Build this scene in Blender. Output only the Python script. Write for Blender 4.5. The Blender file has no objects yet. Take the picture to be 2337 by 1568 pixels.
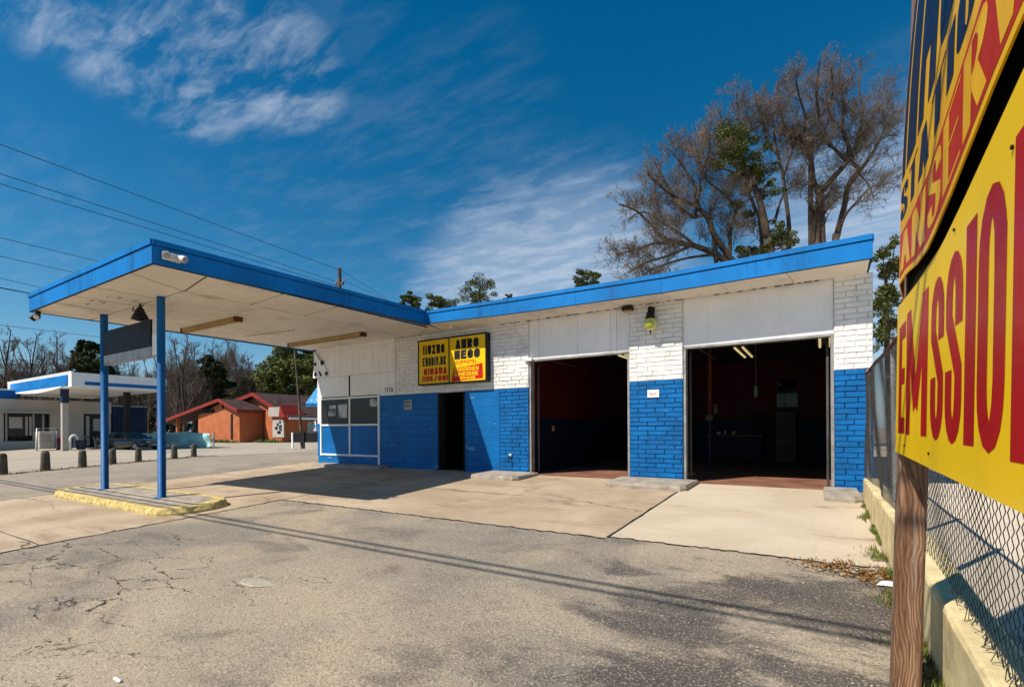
import bpy, math, random
from mathutils import Vector, Matrix, noise
random.seed(7)
R=random.random
def U(a,b): return a+(b-a)*R()
C=bpy.context.scene.collection
D=11.075          # y of the front wall of the station
SL=.0498          # forecourt falls towards the street
# ---- camera model (a point of the photograph -> a ray from the camera), used to survey real positions
S=1.2; F_=1128.66; Y0=977.97; RO=.0053; AN=.5596; CX=1168.5
def ray(x,y):
    dx=x-CX; dy=y-Y0
    xx=dx*math.cos(RO)-dy*math.sin(RO); yy=dx*math.sin(RO)+dy*math.cos(RO)
    X=xx/F_; Z=-yy/F_
    return Vector((X*math.cos(AN)-math.sin(AN), X*math.sin(AN)+math.cos(AN), Z))
CAM=Vector((0,0,S))
def gz(y): return -SL*(D-max(y,-14)) if y<D else 0.
def ground(x,y):
    r=ray(x,y)
    t=(-SL*D-S)/(r.z-SL*r.y)
    p=CAM+r*t
    if t>0 and p.y<=D: return p
    return CAM+r*(-S/r.z)
def ypl(x,y,Y): r=ray(x,y); return CAM+r*(Y/r.y)
def xpl(x,y,X): r=ray(x,y); return CAM+r*(X/r.x)
def dep(x,y,d): return CAM+ray(x,y)*d

# ---- materials
def new_mat(name):
    m=bpy.data.materials.new(name); m.use_nodes=True
    return m,m.node_tree,m.node_tree.nodes['Principled BSDF']
def nd(nt,t,ins=None,**kw):
    n=nt.nodes.new(t)
    for k,v in kw.items(): setattr(n,k,v)
    for k,v in (ins or {}).items():
        s=n.inputs[k]
        if isinstance(v,bpy.types.NodeSocket): nt.links.new(v,s)
        else: s.default_value=v
    return n
def mth(nt,op,a,b=0.,c=None,clamp=False):
    i={0:a,1:b}
    if c is not None: i[2]=c
    n=nd(nt,'ShaderNodeMath',i,operation=op); n.use_clamp=clamp
    return n.outputs[0]
def sstep(nt,v,a,b,lo=0.,hi=1.):
    n=nd(nt,'ShaderNodeMapRange',{'Value':v,'From Min':a,'From Max':b,'To Min':lo,'To Max':hi},interpolation_type='SMOOTHSTEP')
    return n.outputs[0]
def mixc(nt,f,a,b,mode='MIX'):
    n=nd(nt,'ShaderNodeMix',None,data_type='RGBA',blend_type=mode)
    for k,v in ((0,f),(6,a),(7,b)):
        if isinstance(v,bpy.types.NodeSocket): nt.links.new(v,n.inputs[k])
        else: n.inputs[k].default_value=(*v,1) if isinstance(v,(tuple,list)) and len(v)==3 else v
    return n.outputs[2]
def objco(nt): return nd(nt,'ShaderNodeTexCoord').outputs['Object']
def mapp(nt,v,scale=(1,1,1),loc=(0,0,0),rot=(0,0,0)):
    return nd(nt,'ShaderNodeMapping',{'Vector':v,'Scale':scale,'Location':loc,'Rotation':rot}).outputs[0]
def noi(nt,v,s,d=4,r=.55,dist=0.): return nd(nt,'ShaderNodeTexNoise',{'Vector':v,'Scale':s,'Detail':d,'Roughness':r,'Distortion':dist}).outputs[0]
def bump(nt,b,h,st=.3,dist=.01):
    n=nd(nt,'ShaderNodeBump',{'Height':h,'Strength':st,'Distance':dist}); nt.links.new(n.outputs[0],b.inputs['Normal'])
_mc={}
def paint(name,col,rough=.5,var=.12,scale=3.,grime=None,gamt=.35,streak=False,metal=0.,bmp=.0,island=0.,spec=.22,chips=None,cthr=.68):
    """plain painted / coated surface: broad mottling, fine mottling and dirt with its own shape"""
    if name in _mc: return _mc[name]
    m,nt,b=new_mat(name); co=objco(nt)
    n1=noi(nt,co,scale,5,.6); n2=noi(nt,co,scale*9,3,.6)
    dark=tuple(c*(1-var*1.6) for c in col); lite=tuple(min(.95,c*(1+var)) for c in col)
    c=mixc(nt,sstep(nt,n1,.3,.7),dark,lite)
    c=mixc(nt,mth(nt,'MULTIPLY',sstep(nt,n2,.45,.75),var*1.2),c,tuple(x*.5 for x in col))
    if island:
        ri=nd(nt,'ShaderNodeNewGeometry').outputs['Random Per Island']
        c=mixc(nt,mth(nt,'MULTIPLY',ri,island),c,tuple(x*.35 for x in col))
    if grime:
        gv=mapp(nt,co,(2.2,2.2,.25) if streak else (1,1,1))
        g=sstep(nt,noi(nt,gv,scale*1.3,6,.7),.5,.75)
        c=mixc(nt,mth(nt,'MULTIPLY',g,gamt),c,grime)
    if chips:
        k=sstep(nt,noi(nt,mapp(nt,co,(.55,.55,2.2),(3,1,7)),scale*2.6,6,.72),cthr,cthr+.03)
        c=mixc(nt,mth(nt,'MULTIPLY',k,.75),c,chips)
    nt.links.new(c,b.inputs['Base Color'])
    nt.links.new(mth(nt,'ADD',mth(nt,'MULTIPLY',n2,.25),rough-.12),b.inputs['Roughness'])
    b.inputs['Metallic'].default_value=metal; b.inputs['Specular IOR Level'].default_value=spec
    if bmp: bump(nt,b,noi(nt,co,scale*14,4,.7),bmp,.006)
    _mc[name]=m; return m
BLUE=(.001,.135,.40)
M={}
M['brick_blue']=paint('painted_brick_blue',BLUE,.6,.12,2.,(.004,.045,.13),.5,bmp=.7,island=.3,chips=(.16,.27,.38),cthr=.66)
M['brick_white']=paint('painted_brick_white',(.82,.805,.77),.55,.06,2.,(.33,.29,.22),.3,bmp=.6,island=.12,chips=(.25,.22,.18),cthr=.68)
M['mortar_blue']=paint('painted_mortar_blue',(.004,.05,.16),.7,.2,3.)
M['mortar_white']=paint('painted_mortar_white',(.62,.59,.54),.7,.12,3.)
M['blue']=paint('blue_paint',BLUE,.55,.12,1.1,(.005,.05,.14),.5,True,chips=(.16,.32,.5),cthr=.63)
M['fascia']=paint('fascia_blue_paint',(.001,.175,.51),.55,.12,.9,(.003,.05,.15),.6,True,chips=(.13,.1,.08),cthr=.67)
M['postblue']=paint('post_blue_paint',(.001,.10,.30),.5,.08,1.2,(.02,.05,.1),.3)
M['white']=paint('white_paint',(.84,.835,.82),.5,.04,1.5,(.45,.42,.37),.18,True)
M['soffit']=paint('soffit_cream_paint',(.8,.735,.64),.6,.05,.9,(.22,.17,.12),.45)
M['seam']=paint('dark_seam',(.02,.018,.015),.9,.2,3.)
M['metal']=paint('weathered_metal',(.36,.35,.33),.45,.15,4.,(.12,.09,.06),.5,metal=.4)
M['black']=paint('black_plastic',(.012,.012,.014),.4,.2,4.)
M['darkpanel']=paint('sign_back_black',(.009,.009,.013),.5,.2,2.,(.03,.027,.024),.3,spec=.12)
M['yellow']=paint('sign_yellow_enamel',(.9,.57,.004),.34,.05,1.,(.42,.27,.03),.4,True,spec=.07)
M['amber']=paint('sign_amber_enamel',(.88,.47,.008),.34,.1,1.3,(.4,.15,.015),.5,True,spec=.07)
M['red']=paint('sign_red_enamel',(.42,.008,.004),.34,.1,1.5,(.2,.01,.012),.4,True,spec=.07)
M['navy']=paint('sign_navy_enamel',(.012,.02,.055),.34,.2,2.,(.05,.05,.06),.3,spec=.07)
M['signy']=paint('board_yellow_vinyl',(.84,.52,.006),.4,.05,1.5,(.5,.3,.02),.25)
M['signr']=paint('board_red_vinyl',(.5,.012,.008),.4,.08,2.)
M['glassy']=paint('dark_window_glass',(.01,.012,.014),.06,.2,1.)
M['roofing']=paint('roof_gravel',(.2,.19,.18),.9,.2,4.,bmp=.5)
M['rust']=paint('rusty_pipe',(.14,.05,.03),.8,.3,9.,(.05,.02,.015),.6,bmp=.4)
M['galv']=paint('galvanised_wire',(.05,.047,.042),.6,.3,8.,(.05,.03,.02),.4)
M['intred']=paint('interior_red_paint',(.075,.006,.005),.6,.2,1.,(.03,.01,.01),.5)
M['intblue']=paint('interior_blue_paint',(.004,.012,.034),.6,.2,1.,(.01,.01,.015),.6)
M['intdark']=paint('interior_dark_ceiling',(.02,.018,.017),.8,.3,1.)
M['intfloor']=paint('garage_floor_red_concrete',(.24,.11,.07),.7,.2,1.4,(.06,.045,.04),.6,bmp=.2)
M['yellowcurb']=paint('yellow_curb_paint',(.6,.455,.17),.8,.25,7.,(.17,.135,.09),.95,bmp=1.)
M['ywall']=paint('cream_painted_concrete',(.67,.54,.29),.7,.14,3.,(.28,.22,.13),.65,bmp=1.)
M['conc']=paint('raw_concrete',(.36,.31,.25),.85,.2,4.,(.13,.11,.09),.5,bmp=.9)
M['stone']=paint('mossy_bollard_concrete',(.11,.09,.065),.9,.25,6.,(.11,.12,.03),.6,bmp=1.)
M['orange']=paint('orange_painted_brick',(.47,.145,.058),.7,.1,1.2,(.25,.06,.03),.3,bmp=.5)
M['redtrim']=paint('red_trim_paint',(.26,.028,.02),.5,.1,2.)
M['shingle']=paint('brown_shingles',(.06,.034,.03),.9,.25,2.,bmp=.8)
M['offwhite']=paint('stucco_offwhite',(.44,.40,.345),.7,.06,.5,(.4,.34,.27),.25,True)
M['teal']=paint('teal_tarp',(.36,.62,.60),.5,.12,.7,(.6,.68,.6),.6)
M['carblack']=paint('car_black_paint',(.008,.009,.012),.12,.1,1.,spec=.8)
M['tyre']=paint('tyre_rubber',(.02,.02,.02),.8,.2,5.)
M['binred']=paint('red_bin_plastic',(.25,.015,.02),.4,.1,2.)
M['dkblue']=paint('dark_blue_panel',(.02,.035,.085),.6,.25,.9,(.06,.06,.065),.5)
M['bark']=paint('bark',(.075,.052,.038),.9,.3,2.5,(.13,.1,.075),.5,bmp=1.)
M['twig']=paint('twigs_and_buds',(.205,.155,.108),.9,.3,1.,island=.5)
M['twigfar']=paint('distant_twigs',(.18,.145,.12),.9,.3,.3,island=.5)
M['pine']=paint('pine_needles',(.125,.15,.03),.75,.35,.8,island=.75)
M['pinedark']=paint('dark_evergreen_leaves',(.05,.07,.017),.75,.35,.5,island=.75)
M['leaf']=paint('yellow_green_leaves',(.13,.14,.03),.7,.3,.8,island=.6)
M['grass']=paint('grass_blades',(.13,.2,.03),.7,.3,3.,island=.6)
M['dryleaf']=paint('dead_leaves',(.3,.16,.05),.8,.3,6.,island=.7)
M['wire']=paint('cable_black',(.012,.012,.013),.6,.1,4.)
M['polewood']=paint('utility_pole_wood',(.11,.085,.065),.9,.3,3.)
M['paper']=paint('white_paper',(.75,.76,.8),.6,.1,6.)
M['ink']=paint('black_ink',(.015,.015,.015),.6,.1,4.)
M['redink']=paint('red_ink',(.4,.05,.04),.6,.1,4.)
M['bulb']=paint('frosted_lamp_cover',(.75,.72,.64),.3,.1,12.,(.3,.22,.15),.5)
M['fluor']=paint('yellowed_lamp_diffuser',(.42,.30,.12),.45,.15,4.,(.1,.06,.03),.5)
def cloth_stripes():
    m,nt,b=new_mat('awning_stripes'); co=objco(nt)
    z=nd(nt,'ShaderNodeSeparateXYZ',{0:co}).outputs[2]
    s=mth(nt,'GREATER_THAN',mth(nt,'SINE',mth(nt,'MULTIPLY',z,48.)),.35)
    n=sstep(nt,noi(nt,co,7.,3),.5,.6)
    c=mixc(nt,mth(nt,'MULTIPLY',s,n),(.06,.34,.72),(.7,.76,.8))
    nt.links.new(c,b.inputs['Base Color']); b.inputs['Roughness'].default_value=.6
    return m
M['patch']=paint('filler_patch',(.4,.345,.27),.9,.15,9.,(.2,.17,.13),.5,bmp=.6)
M['pane_reflection']=paint('pane_reflection_grey',(.42,.42,.43),.5,.45,3.5,(.05,.05,.06),.75)  # mottled pale grey imitating reflections on the office window panes
M['galvpost']=paint('galvanised_post',(.42,.42,.41),.5,.15,5.,(.15,.12,.1),.4)
M['intgrey']=paint('dim_cabinet_grey',(.075,.07,.062),.6,.25,2.,(.02,.018,.016),.6)
M['dimteal']=paint('dim_green_glass',(.1,.17,.13),.4,.2,5.)
M['edgeorange']=paint('faded_orange_edge',(.82,.27,.012),.4,.12,2.,(.3,.08,.02),.4,True,spec=.07)
M['broadgreen']=paint('bright_evergreen_leaves',(.19,.215,.05),.75,.35,.5,island=.7)  # brighter leaf green for the broad evergreen
M['bandred']=paint('sign_orange_red_band',(.52,.03,.006),.4,.1,1.5,(.25,.02,.01),.4,True,spec=.07)
M['stripes']=cloth_stripes()
def lamp_glass():
    m,nt,b=new_mat('amber_green_glass'); co=objco(nt)
    c=mixc(nt,noi(nt,co,8.,3),(.42,.46,.02),(.62,.62,.08))
    nt.links.new(c,b.inputs['Base Color']); b.inputs['Roughness'].default_value=.12
    b.inputs['Transmission Weight'].default_value=.25; b.inputs['Coat Weight'].default_value=.6
    return m
M['globe']=lamp_glass()
def tube_mat():
    m,nt,b=new_mat('lit_tube'); b.inputs['Base Color'].default_value=(.8,.7,.45,1)
    b.inputs['Emission Color'].default_value=(1,.78,.36,1); b.inputs['Emission Strength'].default_value=.5
    return m
M['tube']=tube_mat()
def window_glass():
    m,nt,b=new_mat('window_glass'); b.inputs['Base Color'].default_value=(.012,.014,.016,1)
    b.inputs['Roughness'].default_value=.04; b.inputs['Specular IOR Level'].default_value=.28
    return m
M['pane']=window_glass()
def wood():
    m,nt,b=new_mat('weathered_post_wood'); co=objco(nt)
    warp=noi(nt,mapp(nt,co,(3.2,3.2,1.05)),1.3,3,.5)
    xy=nd(nt,'ShaderNodeSeparateXYZ',{0:co})
    u=mth(nt,'ADD',mth(nt,'ADD',mth(nt,'MULTIPLY',xy.outputs[0],1.),mth(nt,'MULTIPLY',xy.outputs[1],.8)),mth(nt,'MULTIPLY',warp,.26))
    w=sstep(nt,mth(nt,'ABSOLUTE',mth(nt,'SINE',mth(nt,'MULTIPLY',u,150.))),.1,.95)
    w2=noi(nt,mapp(nt,co,(16,16,1.2)),1.,4,.6)
    f=noi(nt,mapp(nt,co,(150,150,5)),1.,4,.7)
    c=mixc(nt,sstep(nt,w2,.35,.65),(.20,.088,.04),(.36,.205,.11))
    c=mixc(nt,mth(nt,'MULTIPLY',mth(nt,'SUBTRACT',1.,w),.7),c,(.075,.032,.016))
    knots=sstep(nt,noi(nt,mapp(nt,co,(11,11,3.2)),1.,3,.5),.58,.68)
    c=mixc(nt,mth(nt,'MULTIPLY',knots,.7),c,(.13,.045,.02))
    c=mixc(nt,mth(nt,'MULTIPLY',sstep(nt,f,.5,.7),.75),c,(.045,.024,.014))
    c=mixc(nt,mth(nt,'MULTIPLY',sstep(nt,noi(nt,mapp(nt,co,(20,20,1.)),1.,4),.56,.72),.55),c,(.40,.35,.30))
    nt.links.new(c,b.inputs['Base Color']); b.inputs['Roughness'].default_value=.8
    bump(nt,b,mth(nt,'SUBTRACT',mth(nt,'MULTIPLY',w,.6),sstep(nt,f,.5,.75)),.6,.006)
    return m
M['wood']=wood()
def cracks(nt,co,scale,width,thr,warp=.25,seed=0.):
    w=nd(nt,'ShaderNodeTexNoise',{'Vector':co,'Scale':scale*2.2,'Detail':6,'Roughness':.65}).outputs[1]
    v=nd(nt,'ShaderNodeVectorMath',{0:w,1:(warp/scale,)*3},operation='MULTIPLY').outputs[0]
    v=nd(nt,'ShaderNodeVectorMath',{0:co,1:v},operation='ADD').outputs[0]
    v=mapp(nt,v,(.3,1,1),(seed,seed*.7,0))
    e=nd(nt,'ShaderNodeTexVoronoi',{'Vector':v,'Scale':scale},feature='DISTANCE_TO_EDGE').outputs['Distance']
    brk=noi(nt,co,scale*3.1,3,.6)
    wd=mth(nt,'MULTIPLY',sstep(nt,brk,.35,.7),width*scale)
    line=mth(nt,'SUBTRACT',1.,mth(nt,'DIVIDE',e,mth(nt,'ADD',wd,.0006)),clamp=True)
    msk=sstep(nt,noi(nt,mapp(nt,co,(1,1,1),(seed*3+5,2,0)),scale*.55,3,.5),thr,thr+.07)
    return mth(nt,'MULTIPLY',sstep(nt,line,0,.5),msk)
def pits(nt,co,scale,size,keep):
    vo=nd(nt,'ShaderNodeTexVoronoi',{'Vector':co,'Scale':scale})
    h=nd(nt,'ShaderNodeSeparateColor',{0:vo.outputs['Color']}).outputs[0]
    return mth(nt,'MULTIPLY',mth(nt,'LESS_THAN',vo.outputs['Distance'],mth(nt,'MULTIPLY',h,size*2)),mth(nt,'LESS_THAN',nd(nt,'ShaderNodeSeparateColor',{0:vo.outputs['Color']}).outputs[1],keep))
def asphalt():
    m,nt,b=new_mat('weathered_asphalt'); co=objco(nt)
    big=noi(nt,co,.32,5,.6,.6); mid=noi(nt,mapp(nt,co,(.6,1,1)),1.3,5,.62,.5); fine=noi(nt,co,62,2,.75); fine2=noi(nt,co,21,3,.75)
    c=mixc(nt,sstep(nt,big,.36,.64),(.215,.186,.152),(.36,.285,.2))
    c=mixc(nt,mth(nt,'MULTIPLY',sstep(nt,mid,.5,.68),.72),c,(.12,.103,.088))
    c=mixc(nt,mth(nt,'MULTIPLY',sstep(nt,mid,.46,.24),.5),c,(.40,.335,.245))
    xyz=nd(nt,'ShaderNodeSeparateXYZ',{0:co}); x,y=xyz.outputs[0],xyz.outputs[1]
    # a tar-dark resealed area near the fence
    dk=mth(nt,'MULTIPLY',sstep(nt,x,-2.6,-.5),sstep(nt,y,6.3,5.0))
    dk=mth(nt,'MULTIPLY',mth(nt,'ADD',dk,mth(nt,'MULTIPLY',mth(nt,'SUBTRACT',noi(nt,mapp(nt,co,(.6,1,1)),1.3,7,.7,.6),.52),4.2)),sstep(nt,dk,0,.25))
    c=mixc(nt,mth(nt,'MULTIPLY',sstep(nt,dk,.25,.95),.86),c,(.06,.053,.049))
    scr=cracks(nt,co,1.1,.007,.58,.5,4.)
    c=mixc(nt,mth(nt,'MULTIPLY',mth(nt,'MULTIPLY',scr,sstep(nt,dk,.3,.7)),.75),c,(.42,.34,.22))
    # paler street and lot beyond the bollards
    far=sstep(nt,x,-15.8,-19.); c=mixc(nt,mth(nt,'MULTIPLY',far,.6),c,(.32,.27,.215))
    far2=sstep(nt,x,-23.5,-25.); c=mixc(nt,mth(nt,'MULTIPLY',far2,.8),c,(.44,.38,.30))
    stv=mapp(nt,co,(1.,.12,1)); st=sstep(nt,noi(nt,stv,1.6,4,.6),.52,.66); c=mixc(nt,mth(nt,'MULTIPLY',mth(nt,'MULTIPLY',st,far),.45),c,(.16,.14,.12))
    c=mixc(nt,mth(nt,'MULTIPLY',sstep(nt,fine,.5,.7),.6),c,(.035,.03,.025))
    c=mixc(nt,mth(nt,'MULTIPLY',sstep(nt,fine,.47,.3),.5),c,(.62,.54,.42))
    c=mixc(nt,mth(nt,'MULTIPLY',sstep(nt,fine2,.54,.7),.5),c,(.075,.063,.055))
    notdark=mth(nt,'SUBTRACT',1.,sstep(nt,dk,.25,.7))
    k=mth(nt,'MAXIMUM',mth(nt,'MAXIMUM',cracks(nt,co,.55,.008,.55,.3,1.),cracks(nt,co,1.4,.006,.59,.45,2.)),pits(nt,co,2.1,.035,.5))
    left=mth(nt,'MULTIPLY',sstep(nt,x,-3.4,-4.8),sstep(nt,y,3.6,2.6))
    k=mth(nt,'MAXIMUM',k,mth(nt,'MULTIPLY',cracks(nt,co,2.2,.009,.46,.45,3.),left))
    k=mth(nt,'MULTIPLY',k,notdark)
    wp=pits(nt,mapp(nt,co,(1,1,1),(3.3,1.7,0)),3.2,.022,.35)
    c=mixc(nt,mth(nt,'MULTIPLY',wp,.8),c,(.6,.55,.46))
    c=mixc(nt,mth(nt,'MULTIPLY',k,.93),c,(.017,.014,.012))
    nt.links.new(c,b.inputs['Base Color']); b.inputs['Roughness'].default_value=.93; b.inputs['Specular IOR Level'].default_value=.25
    h=mth(nt,'SUBTRACT',mth(nt,'ADD',mth(nt,'MULTIPLY',fine,.45),mth(nt,'MULTIPLY',fine2,.35)),mth(nt,'MULTIPLY',k,1.2))
    bump(nt,b,h,.75,.012)
    return m
M['asphalt']=asphalt()
def concrete(name,c0,c1,stain,spots,cr=.56):
    m,nt,b=new_mat(name); co=objco(nt)
    big=noi(nt,co,.55,5,.6,.5); mid=noi(nt,mapp(nt,co,(.35,1,1)),1.9,7,.7,.8); fine=noi(nt,co,48,3,.75)
    c=mixc(nt,sstep(nt,big,.33,.66),c0,c1)
    c=mixc(nt,mth(nt,'MULTIPLY',sstep(nt,mid,.5,.72),spots),c,stain)
    c=mixc(nt,mth(nt,'MULTIPLY',sstep(nt,mid,.42,.22),.35),c,(.62,.52,.38))
    c=mixc(nt,mth(nt,'MULTIPLY',sstep(nt,fine,.5,.72),.45),c,tuple(x*.45 for x in c0))
    ty=mth(nt,'MULTIPLY',sstep(nt,noi(nt,mapp(nt,co,(2.6,.22,1),(2,0,0)),1.2,4,.6),.58,.72),sstep(nt,noi(nt,co,.7,3),.45,.6))
    c=mixc(nt,mth(nt,'MULTIPLY',ty,.32),c,(.12,.095,.075))
    k=mth(nt,'MAXIMUM',cracks(nt,co,.45,.012,cr,.25,6.),mth(nt,'MULTIPLY',pits(nt,co,1.7,.03,.35),.9))
    oil=sstep(nt,noi(nt,mapp(nt,co,(.5,1,1),(8,3,0)),1.1,5,.6),.6,.74)
    c=mixc(nt,mth(nt,'MULTIPLY',oil,.65),c,(.1,.075,.055))
    c=mixc(nt,mth(nt,'MULTIPLY',k,.9),c,(.03,.024,.02))
    nt.links.new(c,b.inputs['Base Color']); b.inputs['Roughness'].default_value=.88; b.inputs['Specular IOR Level'].default_value=.3
    bump(nt,b,mth(nt,'SUBTRACT',mth(nt,'ADD',mth(nt,'MULTIPLY',fine,.4),mth(nt,'MULTIPLY',mid,.8)),mth(nt,'MULTIPLY',k,1.5)),.5,.01)
    return m
M['apron']=concrete('tan_concrete_apron',(.335,.25,.165),(.47,.365,.255),(.21,.14,.08),.62,.5)
M['slab']=concrete('pale_concrete_slab',(.47,.38,.27),(.55,.46,.34),(.42,.29,.16),.32,.7)
M['nlot']=concrete('neighbour_concrete',(.56,.47,.36),(.62,.53,.42),(.4,.3,.2),.3,.7)

# ---- mesh building
class MB:
    def __init__(s): s.v=[]; s.f=[]; s.m=[]; s.sm=[]
    def add(s,vs,fs,mi=0,sm=False):
        o=len(s.v); s.v.extend([tuple(p) for p in vs]); s.f.extend([tuple(i+o for i in f) for f in fs]); s.m.extend([mi]*len(fs)); s.sm.extend([sm]*len(fs))
    def box(s,x0,x1,y0,y1,z0,z1,mi=0,bev=0.):
        x0,x1=min(x0,x1),max(x0,x1); y0,y1=min(y0,y1),max(y0,y1); z0,z1=min(z0,z1),max(z0,z1)
        if bev<=0:
            s.add([(x,y,z) for z in (z0,z1) for y in (y0,y1) for x in (x0,x1)],[(0,2,3,1),(4,5,7,6),(0,1,5,4),(2,6,7,3),(0,4,6,2),(1,3,7,5)],mi); return
        b=min(bev,(x1-x0)*.45,(y1-y0)*.45,(z1-z0)*.45); L=[]
        for z,i in ((z0,b),(z0+b,0),(z1-b,0),(z1,b)):
            xa,xb,ya,yb=x0+i,x1-i,y0+i,y1-i
            if i==0: L.append([(xa+b,ya,z),(xb-b,ya,z),(xb,ya+b,z),(xb,yb-b,z),(xb-b,yb,z),(xa+b,yb,z),(xa,yb-b,z),(xa,ya+b,z)])
            else: L.append([(xa+b*.2,ya,z),(xb-b*.2,ya,z),(xb,ya+b*.2,z),(xb,yb-b*.2,z),(xb-b*.2,yb,z),(xa+b*.2,yb,z),(xa,yb-b*.2,z),(xa,ya+b*.2,z)])
        s.loft(L,mi,True)
    def loft(s,loops,mi=0,caps=True,sm=False):
        n=len(loops[0]); vs=[p for l in loops for p in l]; fs=[]
        for k in range(len(loops)-1):
            for i in range(n):
                j=(i+1)%n; fs.append((k*n+i,k*n+j,(k+1)*n+j,(k+1)*n+i))
        s.add(vs,fs,mi,sm)
        if caps: s.add(loops[0],[tuple(range(n))[::-1]],mi); s.add(loops[-1],[tuple(range(n))],mi)
    def tube(s,pts,rad,n=8,mi=0,caps=True,sm=True):
        pts=[Vector(p) for p in pts]; k=len(pts)
        if not isinstance(rad,(list,tuple)): rad=[rad]*k
        L=[];side=None
        for i,p in enumerate(pts):
            t=(pts[min(i+1,k-1)]-pts[max(i-1,0)])
            if t.length<1e-9: t=Vector((0,0,1))
            t.normalize()
            if side is None:
                a=Vector((0,0,1)) if abs(t.z)<.9 else Vector((1,0,0)); side=t.cross(a).normalized()
            else:
                side=(side-t*side.dot(t))
                side=side.normalized() if side.length>1e-6 else t.orthogonal().normalized()
            up=t.cross(side)
            L.append([p+(side*math.cos(2*math.pi*j/n)+up*math.sin(2*math.pi*j/n))*rad[i] for j in range(n)])
        s.loft(L,mi,caps,sm)
    def lathe(s,prof,c=(0,0,0),n=20,mi=0,axis='z',sm=True):
        c=Vector(c); L=[]
        for r,h in prof:
            l=[]
            for j in range(n):
                a=2*math.pi*j/n
                if axis=='z': l.append(c+Vector((r*math.cos(a),r*math.sin(a),h)))
                elif axis=='y': l.append(c+Vector((r*math.sin(a),h,r*math.cos(a))))
                else: l.append(c+Vector((h,r*math.cos(a),r*math.sin(a))))
            L.append(l)
        s.loft(L,mi,True,sm)
    def poly_y(s,pts,y0,y1,mi=0):      # outline in x,z given thickness along y
        s.loft([[(x,y0,z) for x,z in pts],[(x,y1,z) for x,z in pts]],mi)
    def poly_x(s,pts,x0,x1,mi=0):      # outline in y,z given thickness along x
        s.loft([[(x0,y,z) for y,z in pts],[(x1,y,z) for y,z in pts]],mi)
    def quad(s,a,b,c,d,mi=0): s.add([a,b,c,d],[(0,1,2,3)],mi)
    def build(s,name,mats,parent=None,**tags):
        me=bpy.data.meshes.new(name); me.from_pydata(s.v,[],s.f)
        for m in (mats if isinstance(mats,(list,tuple)) else [mats]): me.materials.append(M[m] if isinstance(m,str) else m)
        me.polygons.foreach_set('material_index',s.m); me.polygons.foreach_set('use_smooth',s.sm); me.update()
        o=bpy.data.objects.new(name,me); C.objects.link(o)
        if parent: o.parent=parent; o.matrix_parent_inverse=Matrix.Translation(-Vector(parent.location)) if parent.type=='EMPTY' else Matrix()
        for k,v in tags.items(): o[k]=v
        return o
def fixn(o):
    import bmesh
    bm=bmesh.new(); bm.from_mesh(o.data); bmesh.ops.recalc_face_normals(bm,faces=bm.faces); bm.to_mesh(o.data); bm.free(); return o
def thing(name,label,cat,loc=(0,0,0),group=None):
    o=bpy.data.objects.new(name,None); C.objects.link(o); o.location=loc; o.empty_display_size=.2
    o['label']=label; o['category']=cat
    if group: o['group']=group
    return o
def copy_thing(root,loc,rotz,label,scale=1.):
    r=root.copy(); C.objects.link(r); r.location=loc; r.rotation_euler=(0,0,rotz); r.scale=(scale,)*3; r['label']=label
    for ch in list(root.children):
        c=ch.copy(); C.objects.link(c); c.parent=r
        for g in list(ch.children):
            d=g.copy(); C.objects.link(d); d.parent=c
    return r
def pebble(c,s,mb,mi=0,n=7):
    mb.lathe([(s*.3,-s*.3),(s*U(.8,1.1),-s*.05),(s*U(.7,.9),s*.3),(s*.2,s*.5)],c,n,mi)

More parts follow.
